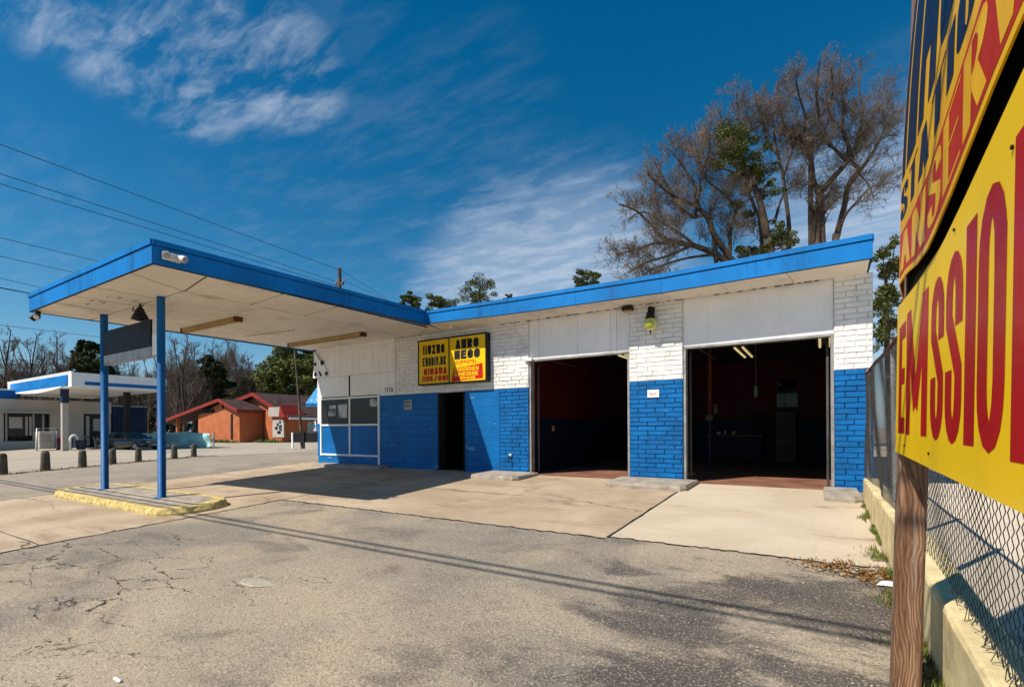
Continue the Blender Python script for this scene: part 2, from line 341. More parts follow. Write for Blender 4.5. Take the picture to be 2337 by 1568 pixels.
# ---- letters drawn as bold strokes in a unit box
ARC=lambda cx,cz,rx,rz,a0,a1,n=8:[(cx+rx*math.cos(math.radians(a0+(a1-a0)*i/n)),cz+rz*math.sin(math.radians(a0+(a1-a0)*i/n))) for i in range(n+1)]
GL={'E':[[(0,0),(0,1)],[(0,1),(1,1)],[(0,.52),(.85,.52)],[(0,0),(1,0)]],'I':[[(.5,0),(.5,1)]],
'M':[[(0,0),(0,1)],[(0,1),(.5,.25)],[(.5,.25),(1,1)],[(1,1),(1,0)]],'N':[[(0,0),(0,1)],[(0,1),(1,0)],[(1,0),(1,1)]],
'O':[ARC(.5,.78,.5,.22,0,180)+ARC(.5,.22,.5,.22,180,360)+[(1,.78)]],
'S':[[(1,.7)]+ARC(.5,.82,.5,.18,0,180)+[(0,.68),(1,.36)]+ARC(.5,.18,.5,.18,0,-180)+[(0,.3)]],
'R':[[(0,0),(0,1)],[(0,1),(.5,1)]+ARC(.5,.77,.5,.23,90,-90,6)+[(0,.54)],[(.4,.54),(1,0)]],
'P':[[(0,0),(0,1)],[(0,1),(.5,1)]+ARC(.5,.77,.5,.23,90,-90,6)+[(0,.54)]],
'V':[[(0,1),(.5,0)],[(.5,0),(1,1)]],'C':[[(1,.7)]+ARC(.5,.78,.5,.22,0,180)+ARC(.5,.22,.5,.22,180,360)+[(1,.3)]],
'A':[[(0,0),(.5,1)],[(.5,1),(1,0)],[(.2,.34),(.8,.34)]],'T':[[(.5,0),(.5,1)],[(0,1),(1,1)]],
'D':[[(0,0),(0,1)],[(0,1),(.45,1)]+ARC(.45,.5,.55,.5,90,-90,8)+[(0,0)]],'U':[[(0,1)]+[(0,.25)]+ARC(.5,.22,.5,.22,180,360)+[(1,1)]],
'G':[[(1,.72)]+ARC(.5,.78,.5,.22,0,180)+ARC(.5,.22,.5,.22,180,360)+[(1,.45),(.55,.45)]],'K':[[(0,0),(0,1)],[(0,.4),(1,1)],[(.3,.55),(1,0)]],
'Z':[[(0,1),(1,1)],[(1,1),(0,0)],[(0,0),(1,0)]],'H':[[(0,0),(0,1)],[(1,0),(1,1)],[(0,.5),(1,.5)]],'7':[[(0,1),(1,1)],[(1,1),(.35,0)]],'1':[[(.5,0),(.5,1)],[(.5,1),(.2,.8)]],
'8':[ARC(.5,.76,.42,.24,0,360,12),ARC(.5,.26,.5,.26,0,360,12)],'L':[[(0,1),(0,0)],[(0,0),(1,0)]],'W':[[(0,1),(.25,0)],[(.25,0),(.5,.8)],[(.5,.8),(.75,0)],[(.75,0),(1,1)]],'.':[[(.4,0),(.4,.12)]],'/':[[(0,0),(1,1)]]}
def strokes(ch,x0,x1,z0,z1,tx,tz=None):
    """2D quads for one letter: strokes of width tx (uprights) and tz (bars)"""
    tz=tz or tx; out=[]
    ax,bx=x0+tx/2,x1-tx/2; az,bz=z0+tz/2,z1-tz/2
    if bx<ax: ax=bx=(x0+x1)/2
    for line in GL[ch]:
        p=[(ax+(bx-ax)*u,az+(bz-az)*v) for u,v in line]
        n=len(p); Lp=[];Rp=[]
        for i in range(n):
            d0=Vector((p[i][0]-p[i-1][0],p[i][1]-p[i-1][1])) if i>0 else None
            d1=Vector((p[i+1][0]-p[i][0],p[i+1][1]-p[i][1])) if i<n-1 else None
            d=(d0.normalized() if d0 and d0.length>0 else Vector((0,0)))+(d1.normalized() if d1 and d1.length>0 else Vector((0,0)))
            if d.length<1e-6: d=d1 or d0
            d.normalize(); nrm=Vector((-d.y,d.x))
            hx,hz=nrm.x*tx/2,nrm.y*tz/2
            ex=ez=0.
            if (i==0 or i==n-1):
                sg=-1 if i==0 else 1
                ex,ez=sg*d.x*tx/2*(abs(d.x)>.98),sg*d.y*tz/2*(abs(d.y)>.98)
                if abs(d.x)<=.98 and abs(d.y)<=.98: ez=sg*(tz/2)*(1 if d.y>0 else -1)*.9; ex=0
            q=(p[i][0]+ex,p[i][1]+ez)
            Lp.append((q[0]+hx,q[1]+hz)); Rp.append((q[0]-hx,q[1]-hz))
        for i in range(n-1): out.append((Lp[i],Rp[i],Rp[i+1],Lp[i+1]))
    return out
def clampq(q,x0,x1,z0,z1): return [(min(max(a,x0),x1),min(max(b,z0),z1)) for a,b in q]
LAY=.00012
def word(mb,text,x0,x1,z0,z1,fn,gap=.18,wts=None,bold=.3,mi=0,off=.0,tzf=1.,sub=1):
    """letters of text between x0 and x1; fn(x,z,layer) gives the 3D point"""
    n=len(text); W=[]
    for c in text: W.append({'I':.42,'M':1.35,'W':1.4,' ':.6,'.':.4,'1':.5}.get(c,1.))
    tot=sum(W)+gap*(n-1); u=(x1-x0)/tot; x=x0; lay=0
    for c,w in zip(text,W):
        if c!=' ':
            t=abs(u)*bold
            a,b=(x,x+w*u)
            qs=strokes(c,min(a,b),max(a,b),z0,z1,t,min(t*tzf,(z1-z0)*.3))
            if u<0: qs=[[(a+b-px,pz) for px,pz in q] for q in qs]
            for q in qs:
                lay=(lay+1)%5
                q=clampq(q,min(a,b),max(a,b),z0,z1)
                
                if sub<2: mb.add([fn(px,pz,off+lay*LAY) for px,pz in q],[(0,1,2,3)],mi)
                else:
                    A=[Vector(p) for p in q]; gp=lambda i,j:(lambda P:fn(P.x,P.y,off+lay*LAY))(A[0].lerp(A[1],i/sub).lerp(A[3].lerp(A[2],i/sub),j/sub))
                    for i in range(sub):
                        for j in range(sub): mb.add([gp(i,j),gp(i+1,j),gp(i+1,j+1),gp(i,j+1)],[(0,1,2,3)],mi)
        x+=(w+gap)*u
exec_parts=[]
def boxes(name,mat,parent,lst,bev=0.):
    for b in lst:
        q=MB(); q.box(*b,0,bev); q.build(name,mat,parent)
# =====================================================================  SETTING
def sheet(mb,x0,x1,y0,y1,dz,mi=0,nx=1):
    ys=sorted({y0,y1}|{y for y in (-14.,D) if y0<y<y1})
    for a,b in zip(ys[:-1],ys[1:]):
        for i in range(nx):
            xa=x0+(x1-x0)*i/nx; xb=x0+(x1-x0)*(i+1)/nx
            mb.quad((xa,a,gz(a)+dz),(xb,a,gz(a)+dz),(xb,b,gz(b)+dz),(xa,b,gz(b)+dz),mi)
m=MB(); sheet(m,-600,600,-300,900,0.); m.build('ground','asphalt',kind='structure')
m=MB()
sheet(m,-15.9,-9.45,-12,11.6,.004); sheet(m,-9.45,-2.42,6.15,D+.02,.004)
# expansion joints: dark grooves filled with tar
def joint(x0,y0,x1,y1,w=.022,z=.0085,mi=1,seg=14,jit=.012):
    d=Vector((x1-x0,y1-y0)); n=Vector((-d.y,d.x)).normalized(); P=[]
    for i in range(seg+1):
        t=i/seg; k=w*U(.45,1.); o=U(-jit,jit)
        p=Vector((x0,y0))+d*t+n*o; P.append((p,k))
    for (p,k),(q,l) in zip(P[:-1],P[1:]):
        m.quad((*(p+n*k),gz((p+n*k).y)+z),(*(p-n*k),gz((p-n*k).y)+z),(*(q-n*l),gz((q-n*l).y)+z),(*(q+n*l),gz((q+n*l).y)+z),mi)
joint(-9.4,6.13,-2.4,6.13,.021,seg=90,jit=.03); joint(-9.44,-12,-9.44,6.15,.022,seg=170,jit=.03); joint(-15.9,-12,-15.9,11,.025,seg=50)
joint(-9.45,6.2,-9.45,11,.014); joint(-15.8,8.1,-9.4,8.1,.012); joint(-9.4,8.4,-5,8.4,.011); joint(-12.6,5.6,-12.6,11,.011); joint(-15.8,2.4,-9.5,2.4,.01)
m.build('concrete_apron',['apron','seam'],kind='structure')
m=MB(); sheet(m,-2.38,.56,6.24,D+.02,.0045)
joint(-2.40,6.2,-2.40,D-1.,.02); joint(-2.4,6.22,.5,6.22,.02,seg=45,jit=.03)
m.build('concrete_slab',['slab','seam'],kind='structure')
m=MB(); sheet(m,.84,60,-60,D+30,.03); m.build('neighbour_pavement','nlot',kind='structure')

# =====================================================================  STATION
XL,XR=-14.95,.795
st=thing('service_station','white and blue painted brick service station with two open garage bays and a flat canopy','building',(-7,D,0))
CH=2.26/22
def bricks(mb,x0,x1,z0,z1,bl,yf=D,split=2.26,flat=False,jx=.012):
    """real bricks standing proud of the mortar, each slightly askew"""
    r=round(z0/CH)
    while r*CH<z1-.02:
        za=r*CH; zb=min(za+CH,z1); off=(.5*bl if r%2 else 0)+U(-.02,.02); x=x0-off
        mi=0 if za+.01<split else 1
        while x<x1:
            a=max(x,x0)+.003; b=min(x+bl*U(.93,1.07),x1)
            if b-a>.03:
                g=U(.003,.008) if R()<.7 else U(.008,.016); p=U(-.003,.004); e=.006
                y=yf-.012-p*1.6; t=U(-.005,.005)
                aa,bb,c,d=a+jx*.4,b-jx*.4,za+g,zb-g*.35
                V=[(aa,yf+.01,c),(bb,yf+.01,c),(bb,yf+.01,d),(aa,yf+.01,d),(aa+e,y+t,c+e*.7),(bb-e,y,c+e*.7+t),(bb-e,y+t,d-e*.7),(aa+e,y,d-e*.7+t)]
                mb.add(V,[(4,5,6,7),(0,1,5,4),(1,2,6,5),(2,3,7,6),(3,0,4,7)],mi)
            x=b
        r+=1
BM=['brick_blue','brick_white','mortar_blue','mortar_white']
def pier(x0,x1,bl,name='brick_pier',z1=4.0,depth=.3):
    mb=MB(); bricks(mb,x0,x1,0.,z1,bl)
    mb.box(x0,x1,D,D+depth,-.1,2.26,2); mb.box(x0,x1,D,D+depth,2.26,z1,3)
    return mb
mb=pier(.199,XR,.34); mb.build('brick_pier',BM,st)
mb=pier(-3.745,-2.55,.4); mb.build('brick_pier',BM,st)
# wall between the left bay and the office: brick end, smooth planks, doorway, white brick above
mb=MB()
bricks(mb,-7.33,-6.42,0,2.26,.42); bricks(mb,-11.17,-6.42,2.26,4.0,.36)
mb.box(-7.33,-6.42,D,D+.3,-.1,2.26,2); mb.box(-11.17,-6.42,D,D+.3,2.262,4.0,3)
for x0,x1 in ((-8.54,-7.332),(-11.9,-9.42)):
    z=-.05
    while z<2.2:
        h=min(U(.18,.24),2.26-z); 
        if 2.26-z-h<.06: h=2.26-z
        x=x0
        while x<x1-.01:
            w=min(U(.9,1.6),x1-x)
            if x1-x-w<.3: w=x1-x
            p=U(0,.004); mb.box(x+.0015,x+w-.0015,D-.004-p,D+.25,z+.0025,z+h-.001,4,.003); x+=w
        z+=h
mb.box(-9.5,-8.5,D-.01,D+.02,2.25,2.285,3)
mb.build('brick_wall',BM+['blue'],st)
# garage bays: header panels, steel jambs
def header(x0,x1,z0,seams,name):
    mb=MB(); xs=[x0]+seams+[x1]
    for a,b in zip(xs[:-1],xs[1:]): mb.box(a+.004,b-.004,D+.03,D+.06,z0+.05,4.0,0)
    mb.box(x0,x1,D+.062,D+.2,z0+.02,3.99,1); mb.box(x0,x1,D+.015,D+.2,z0,z0+.048,2)
    return mb.build(name,['white','seam','metal'],st)
header(-2.55,.199,2.91,[],'header_panel'); header(-6.42,-3.745,2.93,[-6.12,-5.05,-4.2,-4.05],'header_panel')
for x in (-6.42,-3.80,-2.55,.145):
    mb=MB(); mb.box(x+.002,x+.055,D+.02,D+.2,-.02,2.91,0); mb.build('door_jamb','metal',st)
mb=MB(); mb.box(-6.52,-6.28,D-.09,D-.005,2.93,3.02,0,.01); mb.build('bracket','white',st)
# shop window
fr=MB()
zs_=(.345,1.35,2.25); fx=(-14.75,-13.27,-11.9)
for x in fx: fr.box(x-.035,x+.035,D-.05,D+.03,.0 if x>-12 else .3,2.3,0,.006)
for z in zs_:
    for a,b in ((fx[0],fx[1]),(fx[1],fx[2])): fr.box(a+.036,b-.036,D-.045,D+.028,z-.03,z+.03,0,.006)
fr.box(-13.31,-13.25,D-.03,D-.005,2.32,2.98,1)
wf=fr.build('window_frame',['white','seam'],st)
for a,b in ((fx[0],fx[1]),(fx[1],fx[2])):
    mb=MB(); mb.box(a+.036,b-.036,D-.012,D-.006,1.38,2.22); mb.build('pane','pane',wf)
boxes('painted_reflection','pane_reflection',wf,[(-14.37,-13.98,D-.0155,D-.0125,1.66,1.86),(-14.34,-13.98,D-.0155,D-.0125,1.9,2.02),(-13.86,-13.42,D-.0155,D-.0125,1.58,2.04),(-12.32,-11.95,D-.0155,D-.0125,1.93,2.17)])  # pale panels on the panes stand in for bright reflections in the glass
mb=MB()
for a,b in ((fx[0],fx[1]),(fx[1],fx[2])): mb.box(a+.036,b-.036,D-.015,D+.2,.375,1.32)
mb.box(-14.92,-11.93,D-.02,D+.2,-.1,.315); mb.box(-14.95,-14.786,D-.02,D+.2,.31,1.4)
mb.build('lower_panel','blue',st)
mb=MB()
for a,b in ((-14.78,-13.31),(-13.25,-11.85),(-11.846,-11.17)): mb.box(a+.003,b-.003,D-.02,D+.2,2.31,2.98)
mb.box(-14.95,-14.786,D-.02,D+.2,1.4,2.98); mb.box(-11.865,-11.18,D-.015,D+.2,2.262,2.312)
x=-14.95
while x<-11.18:
    w=min(.31,-11.17-x); mb.box(x+.004,x+w-.004,D-.035,D+.1,2.99,3.86); x+=w
mb.box(-14.95,-11.17,D-.05,D+.1,3.865,4.0)
mb.box(-14.95,-11.17,D+.01,D+.2,2.98,3.99)
mb.build('wall_panel','white',st)
mb=MB()   # ragged plate with round knock-outs at the corner
mb.poly_y([(-15.12,3.0),(-14.45,3.0),(-14.4,3.28),(-14.62,3.5),(-14.9,3.93),(-15.06,3.93),(-15.06,3.5)],D-.075,D-.04,0)
for x,z,r in ((-14.98,3.48,.065),(-14.62,3.5,.085),(-14.98,3.12,.075),(-14.4,3.12,.065)): mb.lathe([(r*.5,-.012),(r,-.006),(r,.004)],(x,D-.076,z),14,1,'y')
mb.tube([(-15.0,D-.09,3.95),(-14.8,D-.1,3.72),(-14.62,D-.09,3.52)],.011,6,1); mb.tube([(-14.75,D-.09,3.2),(-14.66,D-.09,3.05)],.03,6,1)
mb.build('corner_plate',['white','black'],st)
mb=MB(); word(mb,'TI7A',-11.62,-11.28,2.36,2.5,lambda x,z,o:(x,D-.025-o,z),.45,bold=.38); mb.build('house_number','ink',st)
# side and back walls, roof
mb=MB(); YB=20.2
mb.box(XL,XL+.2,D+.26,YB,-.1,3.98); mb.box(XR-.2,XR,D+.3,YB,-.1,3.98); mb.box(XL+.2,XR-.2,YB-.2,YB,-.1,3.98)
mb.build('side_wall','white',st)
mb=MB()   # inside faces of the workshop
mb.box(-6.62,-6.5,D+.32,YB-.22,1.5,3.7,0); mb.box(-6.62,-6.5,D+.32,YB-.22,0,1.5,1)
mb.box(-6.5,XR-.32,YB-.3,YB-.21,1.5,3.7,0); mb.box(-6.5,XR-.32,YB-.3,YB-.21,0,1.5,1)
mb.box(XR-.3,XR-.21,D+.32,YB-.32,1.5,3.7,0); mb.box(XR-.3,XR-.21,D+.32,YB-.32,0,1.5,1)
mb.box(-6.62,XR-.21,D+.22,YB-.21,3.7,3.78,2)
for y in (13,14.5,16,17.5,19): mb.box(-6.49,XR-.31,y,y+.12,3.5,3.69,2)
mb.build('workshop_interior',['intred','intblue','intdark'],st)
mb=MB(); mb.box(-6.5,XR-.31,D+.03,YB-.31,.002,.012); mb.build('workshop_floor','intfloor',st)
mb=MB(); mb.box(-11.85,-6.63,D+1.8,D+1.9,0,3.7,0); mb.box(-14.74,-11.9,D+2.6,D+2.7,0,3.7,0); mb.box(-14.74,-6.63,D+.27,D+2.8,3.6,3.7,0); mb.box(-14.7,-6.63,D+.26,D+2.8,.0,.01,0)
mb.box(-9.18,-8.75,D+1.6,D+1.7,.35,1.35,1)
mb.build('office_interior',['intdark','amber'],st)
# doorway
mb=MB(); mb.box(-9.47,-9.42,D-.02,D+.24,0,2.25); mb.box(-8.54,-8.49,D-.02,D+.24,0,2.25); mb.build('door_frame','seam',st)
# ---- roof and canopy
YE=10.347; YA=3.727; XA=-9.255; XB=-15.35; ZA=3.93
EV=[(.745,4.055,4.465),(-2.82,4.0,4.39),(-6.7,4.04,4.425),(XA,4.115,4.465)]   # eave: x, underside, top (it sags a little)
def zc(y): return ZA+(4.0-ZA)*(y-YA)/(D-YA) if y<D else 4.0
mb=MB()
mb.box(XB+.05,XR-.08,D+.05,YB+.5,4.02,4.36,0)
P=[(XA+.05,YE+.03),(.7,YE+.03),(.7,D+.049),(XA+.05,D+.049)]
mb.loft([[(x,y,4.13) for x,y in P],[(x,y,4.36) for x,y in P]],0)
P=[(XB+.06,YA+.05),(XA-.04,YA+.05),(XA-.04,D+.049),(XB+.06,D+.049)]
mb.loft([[(x,y,zc(y)+.05) for x,y in P],[(x,y,zc(y)+.37) for x,y in P]],0)
mb.build('roof','roofing',st)
def fascia(pts,nrm,name,split):
    """pts: (x,y,zlow,zhigh); a metal face with a folded cap strip above it, a few mm gaps at the laps"""
    mb=MB(); n=Vector((*nrm,0))
    for i in range(len(pts)-1):
        a,b=pts[i],pts[i+1]; L=(Vector(b[:2])-Vector(a[:2])).length; k=max(1,round(L/split))
        for j in range(k):
            g=.0025
            t0,t1=j/k+g/L,(j+1)/k-g/L
            ip=lambda t:[a[q]+(b[q]-a[q])*t for q in range(4)]
            p,q=ip(t0),ip(t1); w=U(-.002,.002)
            def slab(z0f,z1f,o0,o1,mi=0):
                L0=[];
                for r in (p,q):
                    h=r[3]-r[2]; B=Vector((r[0],r[1],0))
                    zl,zh=r[2]+h*z0f,r[2]+h*z1f
                    L0.append([tuple(B+n*o1+Vector((0,0,zl))),tuple(B+n*o0+Vector((0,0,zl))),tuple(B+n*o0+Vector((0,0,zh))),tuple(B+n*o1+Vector((0,0,zh)))])
                mb.loft(L0,mi)
            slab(0,.745,-.03,.0+w); slab(.778,1.,-.06,.022+w); slab(.70,.80,-.04,-.012,1); slab(-.03,.0,-.03,-.004,1)
    return mb.build(name,['fascia','seam'],st)
f1=fascia([(x,YE,a,b) for x,a,b in EV],(0,-1),'fascia',1.78)
f2=fascia([(XA,YE,4.10,4.465),(XA,YA,ZA,ZA+.40)],(1,0),'fascia',3.3)
f3=fascia([(XA+.0,YA,ZA,ZA+.40),(XB,YA,ZA,ZA+.40)],(0,-1),'fascia',1.55)
f4=fascia([(XB,YA,ZA,ZA+.40),(XB,YB+.5,4.0,4.4)],(-1,0),'fascia',3.)
f5=fascia([(.745,YE,4.055,4.465),(.745,YB+.5,4.0,4.4)],(1,0),'fascia',3.)
# soffits: boards with open joints
mb=MB()
def tile(P,zf,gap=.022,mi=0,th=.02):
    c=Vector((sum(p[0] for p in P)/len(P),sum(p[1] for p in P)/len(P)))
    Q=[]
    for p in P:
        v=Vector(p[:2])-c; v=v-v.normalized()*gap*1.4; Q.append(c+v)
    dz=U(-.003,.003)
    mb.loft([[(q.x,q.y,zf(q.x,q.y)+dz) for q in Q],[(q.x,q.y,zf(q.x,q.y)+th) for q in Q]],mi)
zcan=lambda x,y: zc(y)
def zev(x,y):
    for (xa,a,_),(xb,b,_) in zip(EV[:-1],EV[1:]):
        if xb<=x<=xa+.1: 
            e=a+(b-a)*(xa-x)/(xa-xb); return 3.985+(e-3.985)*(D-y)/(D-YE)
    return 3.985+(EV[-1][1]-3.985)*(D-y)/(D-YE)
W=1.12
xi,yi=XA-W-.28,YA+W
# border boards along the right edge, the front edge, the left edge
ys=[yi+ (D-.9-yi)*i/4 for i in range(5)]
for a,b in zip(ys[:-1],ys[1:]): tile([(xi,a),(XA-.03,a-.25 if a==yi else a-.12),(XA-.03,b-.12),(xi,b)],zcan)
tile([(xi,ys[-1]),(XA-.03,ys[-1]-.12),(XA-.03,YE-.0),(xi+.5,D-.02),(xi,D-.02)],zcan)
xs=[xi-(xi-XB-W*.35)*i/4 for i in range(5)]
tile([(xi,yi),(XA-.03,yi-.25),(XA-.03,YA+.03),(XA-.9,YA+.03)],zcan)
tile([(xi,yi),(XA-.9,YA+.03),(xs[1],YA+.03),(xs[1],yi)],zcan)
for a,b in zip(xs[1:-1],xs[2:]): tile([(a,yi),(a,YA+.03),(b,YA+.03),(b,yi)],zcan)
tile([(xs[-1],yi),(xs[-1],YA+.03),(XB+.03,YA+.03),(XB+.03,yi)],zcan)
tile([(xi+.5,D-.02),(XA-.03,YE),(XA+.02,YE+.02),(XA+.14,D-.002)],lambda x,y:zcan(x,y)*.5+zev(XA,y)*.5)
# ribbed field of narrow boards
y=yi+.01; k=0
while y<D-.02:
    h=min(.145,D-.02-y); x=xi-.012; 
    while x>XB+.05:
        w=min(U(1.6,3.2),x-XB-.03); 
        if x-w-XB<.5: w=x-XB-.03
        tile([(x,y),(x-w,y),(x-w,y+h),(x,y+h)],zcan,.008); x-=w
    y+=h
# eave soffit of the garage
xs=[XA+.02,-7.9,-6.55,-5.2,-4.0,-2.85,-1.7,-.55,.71]
for a,b in zip(xs[:-1],xs[1:]): tile([(a+.12,D-.002),(b+.12 if b<.7 else b,D-.002),(b,YE+.02),(a,YE+.02)],zev,.005)
mb.box(XB+.1,XA-.06,YA+.1,YA+.2,ZA+.03,ZA+.045,1)
for a,b in ((-7.3,-6.0),(-5.9,-3.9),(-3.5,-2.6),(-1.9,.0)):     # broken caulk along the wall
    x=a
    while x<b:
        w=U(.05,.22); mb.box(x,x+w,D-.03,D-.013,3.972,3.972+U(.008,.02),1); x+=w+U(.03,.2)
so=mb.build('soffit',['soffit','seam'],st)
for k in range(9):   # peeling paint near the front edge
    x,y=-12.9+U(-.7,.7),4.35+U(-.3,.3); boxes('peeling_flake','seam',so,[(x,x+U(.05,.22),y,y+U(.01,.025),zc(y)-.006,zc(y)-.0045)])
for i in range(14): boxes('caulk_gap','seam',so,[(-14.5+i*.15,-14.5+i*.15+.1,8.2+i*.02,8.225+i*.02,zc(8.2)-.008,zc(8.2)-.001)])
for x in (-11.5,-14.35):
    mb=MB(); y=4.79; g=gz(y)+.13
    mb.lathe([(.13,g+.002),(.13,g+.018),(.075,g+.02),(.075,ZA+.01)],(x,y,0),24); mb.build('canopy_post','postblue',st)
def fixture(x0,x1,y):
    z=zc(y); mb=MB(); mb.box(x0,x1,y-.09,y+.09,z-.10,z-.005,0,.012); f=mb.build('ceiling_light','fluor',st)
    boxes('end_cap','rust',f,[(x0-.02,x0+.05,y-.1,y+.1,z-.115,z-.004),(x1-.05,x1+.02,y-.1,y+.1,z-.115,z-.004)])
    mb=MB(); mb.box(x0+.06,x1-.06,y-.045,y+.045,z-.125,z-.101,0,.01); mb.build('diffuser','fluor',f)
fixture(-14.7,-12.05,6.69); fixture(-14.6,-11.15,9.79)
# =====================================================================  THINGS ON THE STATION
def spot(mb,p,d,r=.085,L=.2,mi=0,mj=1):
    p=Vector(p); d=Vector(d).normalized()
    mb.tube([p,p+d*L*.35,p+d*L*.4,p+d*L*.9,p+d*L],[r*.45,r*.55,r*.8,r,r*.97],14,mi); mb.tube([p+d*(L*.96),p+d*(L+.012)],[r*.9,r*.6],14,mj)
ft=thing('floodlight','white twin floodlight on the dark right face of the canopy','lamp',(XA+.03,3.98,4.1))
mb=MB(); mb.box(XA+.021,XA+.05,3.86,4.14,4.03,4.17,0,.008); mb.tube([(XA+.05,4.0,4.1),(XA+.13,4.0,4.12)],.02,8); mb.build('mount','bulb',ft)
for dy in (-.09,.09):
    mb=MB(); spot(mb,(XA+.09,4.0+dy,4.12),(.6,dy*3,-.35),.062,.13); mb.build('lamp_head',['bulb','metal'],ft)
ft=thing('floodlight','black twin floodlight under the far left corner of the canopy','lamp',(-15.1,3.82,ZA))
mb=MB(); mb.tube([(-15.1,3.82,ZA-.0),(-15.1,3.82,ZA-.07)],.05,10); mb.build('mount','black',ft)
for dx in (-.09,.1):
    mb=MB(); spot(mb,(-15.1+dx*.6,3.82,ZA-.1),(dx*6,-.5,-.5),.07,.13); mb.build('lamp_head',['black','bulb'],ft)
ft=thing('hanging_lamp','black hooded lamp hanging under the canopy between the two blue posts','lamp',(-12.45,4.79,3.93))
mb=MB(); mb.tube([(-12.45,4.79,3.935),(-12.45,4.79,3.86)],.02,8); mb.tube([(-12.75,4.79,3.9),(-12.78,4.77,3.83),(-12.68,4.77,3.8),(-12.5,4.79,3.87),(-12.3,4.8,3.88)],.012,6); mb.build('bracket','black',ft)
mb=MB(); mb.lathe([(.03,3.87),(.07,3.82),(.09,3.76),(.17,3.6),(.165,3.59),(.05,3.56)],(-12.45,4.79,0),16); mb.build('lamp_hood','black',ft)
hs=thing('hanging_sign','dark blank sign box hung between the two blue canopy posts','sign',(-12.95,4.79,2.76))
mb=MB(); mb.box(-14.26,-11.84,4.74,4.86,2.96,3.52,0,.01); mb.build('sign_panel','darkpanel',hs)
mb=MB(); mb.box(-14.26,-11.84,4.75,4.85,2.755,2.957,0,.008); mb.build('lower_strip','metal',hs)
mb=MB(); mb.box(-11.838,-11.58,4.765,4.835,2.76,3.2); mb.box(-11.838,-11.58,4.77,4.83,3.202,3.5,1); mb.build('end_panel',['white','soffit'],hs)
mb=MB(); mb.box(-14.28,-11.57,4.76,4.84,2.73,2.752); mb.build('bottom_rail','metal',hs)
# yellow wall sign
ws=thing('wall_sign','yellow two-panel sign with black and red lettering on the white brick wall','sign',(-8.83,D,2.48))
yf=D-.2
mb=MB(); mb.box(-10.06,-7.6,yf+.005,D-.02,2.475,3.79)
for a,b,c,d in ((-10.06,-10.02,2.475,3.79),(-7.64,-7.6,2.475,3.79),(-8.905,-8.87,2.515,3.75)): mb.box(a,b,yf-.012,yf+.004,c,d)
mb.box(-10.02,-7.64,yf-.012,yf+.004,2.475,2.514); mb.box(-10.02,-7.64,yf-.012,yf+.004,3.751,3.79)
mb.build('sign_frame','black',ws)
W2=lambda x,z,o:(x,yf-.004-o,z)
for a,b,nm in ((-10.018,-8.907,0),(-8.868,-7.642,1)):
    mb=MB(); mb.box(a,b,yf-.003,yf+.003,2.516,3.749); pn=mb.build('sign_panel','signy',ws)
    t=MB(); q=MB()
    if nm==0:
        word(t,'IIUZHO',-9.86,-9.05,3.36,3.62,W2,.22,bold=.52); word(t,'ENODIV.DK',-9.88,-9.0,3.02,3.27,W2,.2,bold=.48)
        word(q,'QIQAUA'.replace('Q','G'),-9.84,-8.97,2.86-.13,2.94,W2,.16,bold=.42) if 0 else word(q,'GIGAUA',-9.84,-8.97,2.76,2.96,W2,.16,bold=.48)
        word(q,'IIUK/CSI',-9.9,-8.93,2.57,2.73,W2,.14,bold=.46)
    else:
        word(t,'ANRO',-8.66,-7.86,3.42,3.68,W2,.14,bold=.5); word(t,'NEGO',-8.7,-7.82,3.13,3.38,W2,.12,bold=.5)
        word(q,'ICUPPEPEL',-8.7,-7.9,2.99,3.09,W2,.2,bold=.22)
        # red field with yellow lines of lettering
        q.add([W2(x,z,.0004) for x,z in ((-8.72,2.9),(-7.9,2.95),(-7.74,2.98),(-7.72,2.56),(-8.2,2.56),(-8.8,2.52),(-8.8,2.6))],[tuple(range(7))])
        yl=MB()
        word(yl,'ARAGERDUEM',-8.7,-7.86,2.79,2.91,W2,.12,bold=.3,off=.002); word(yl,'EUIGEOIDINE',-8.7,-7.88,2.66,2.77,W2,.12,bold=.3,off=.002); word(yl,'EOMDIGE',-8.5,-7.98,2.575,2.64,W2,.12,bold=.3,off=.002)
        yl.build('yellow_lettering','signy',pn)
    t.build('black_lettering','ink',pn); q.build('red_lettering','signr',pn)
# round lamp on the middle pier
wl=thing('wall_lamp','green-yellow glass jar lamp with black cap on the middle brick pier','lamp',(-3.2,D,3.5))
cx_,cy_=-3.2,D-.19
mb=MB(); mb.box(cx_-.05,cx_+.05,D-.035,D-.004,3.72,3.9,0,.01); mb.tube([(cx_,D-.03,3.83),(cx_,D-.12,3.88),(cx_,cy_,3.86)],.022,8); mb.lathe([(.03,3.88),(.055,3.86),(.055,3.76),(.085,3.74),(.085,3.68),(.1,3.67),(.105,3.61),(.07,3.61)],(cx_,cy_,0),20); mb.build('lamp_cap','black',wl)
mb=MB(); mb.lathe([(.085,3.612),(.135,3.57),(.152,3.51),(.15,3.45),(.125,3.39),(.08,3.355),(.02,3.345)],(cx_,cy_,0),24); mb.build('glass_globe','globe',wl)
mb=MB(); mb.lathe([(.02,3.344),(.022,3.31),(.008,3.295),(.006,3.24)],(cx_,cy_,0),10); mb.build('finial','black',wl)
pl=thing('notice_plate','small white plate with red writing on the blue middle pier','sign',(-3.19,D,1.88))
mb=MB(); mb.box(-3.32,-3.06,D-.03,D-.021,1.88,2.05); p2=mb.build('plate','white',pl)
t=MB(); word(t,'SALE',-3.28,-3.11,1.93,1.99,lambda x,z,o:(x,D-.0315-o,z),.25,bold=.24); t.build('lettering','redink',p2)
pl=thing('notice_plate','grey plate with faded black print on the shaded blue wall left of the door','sign',(-10.65,D,1.79))
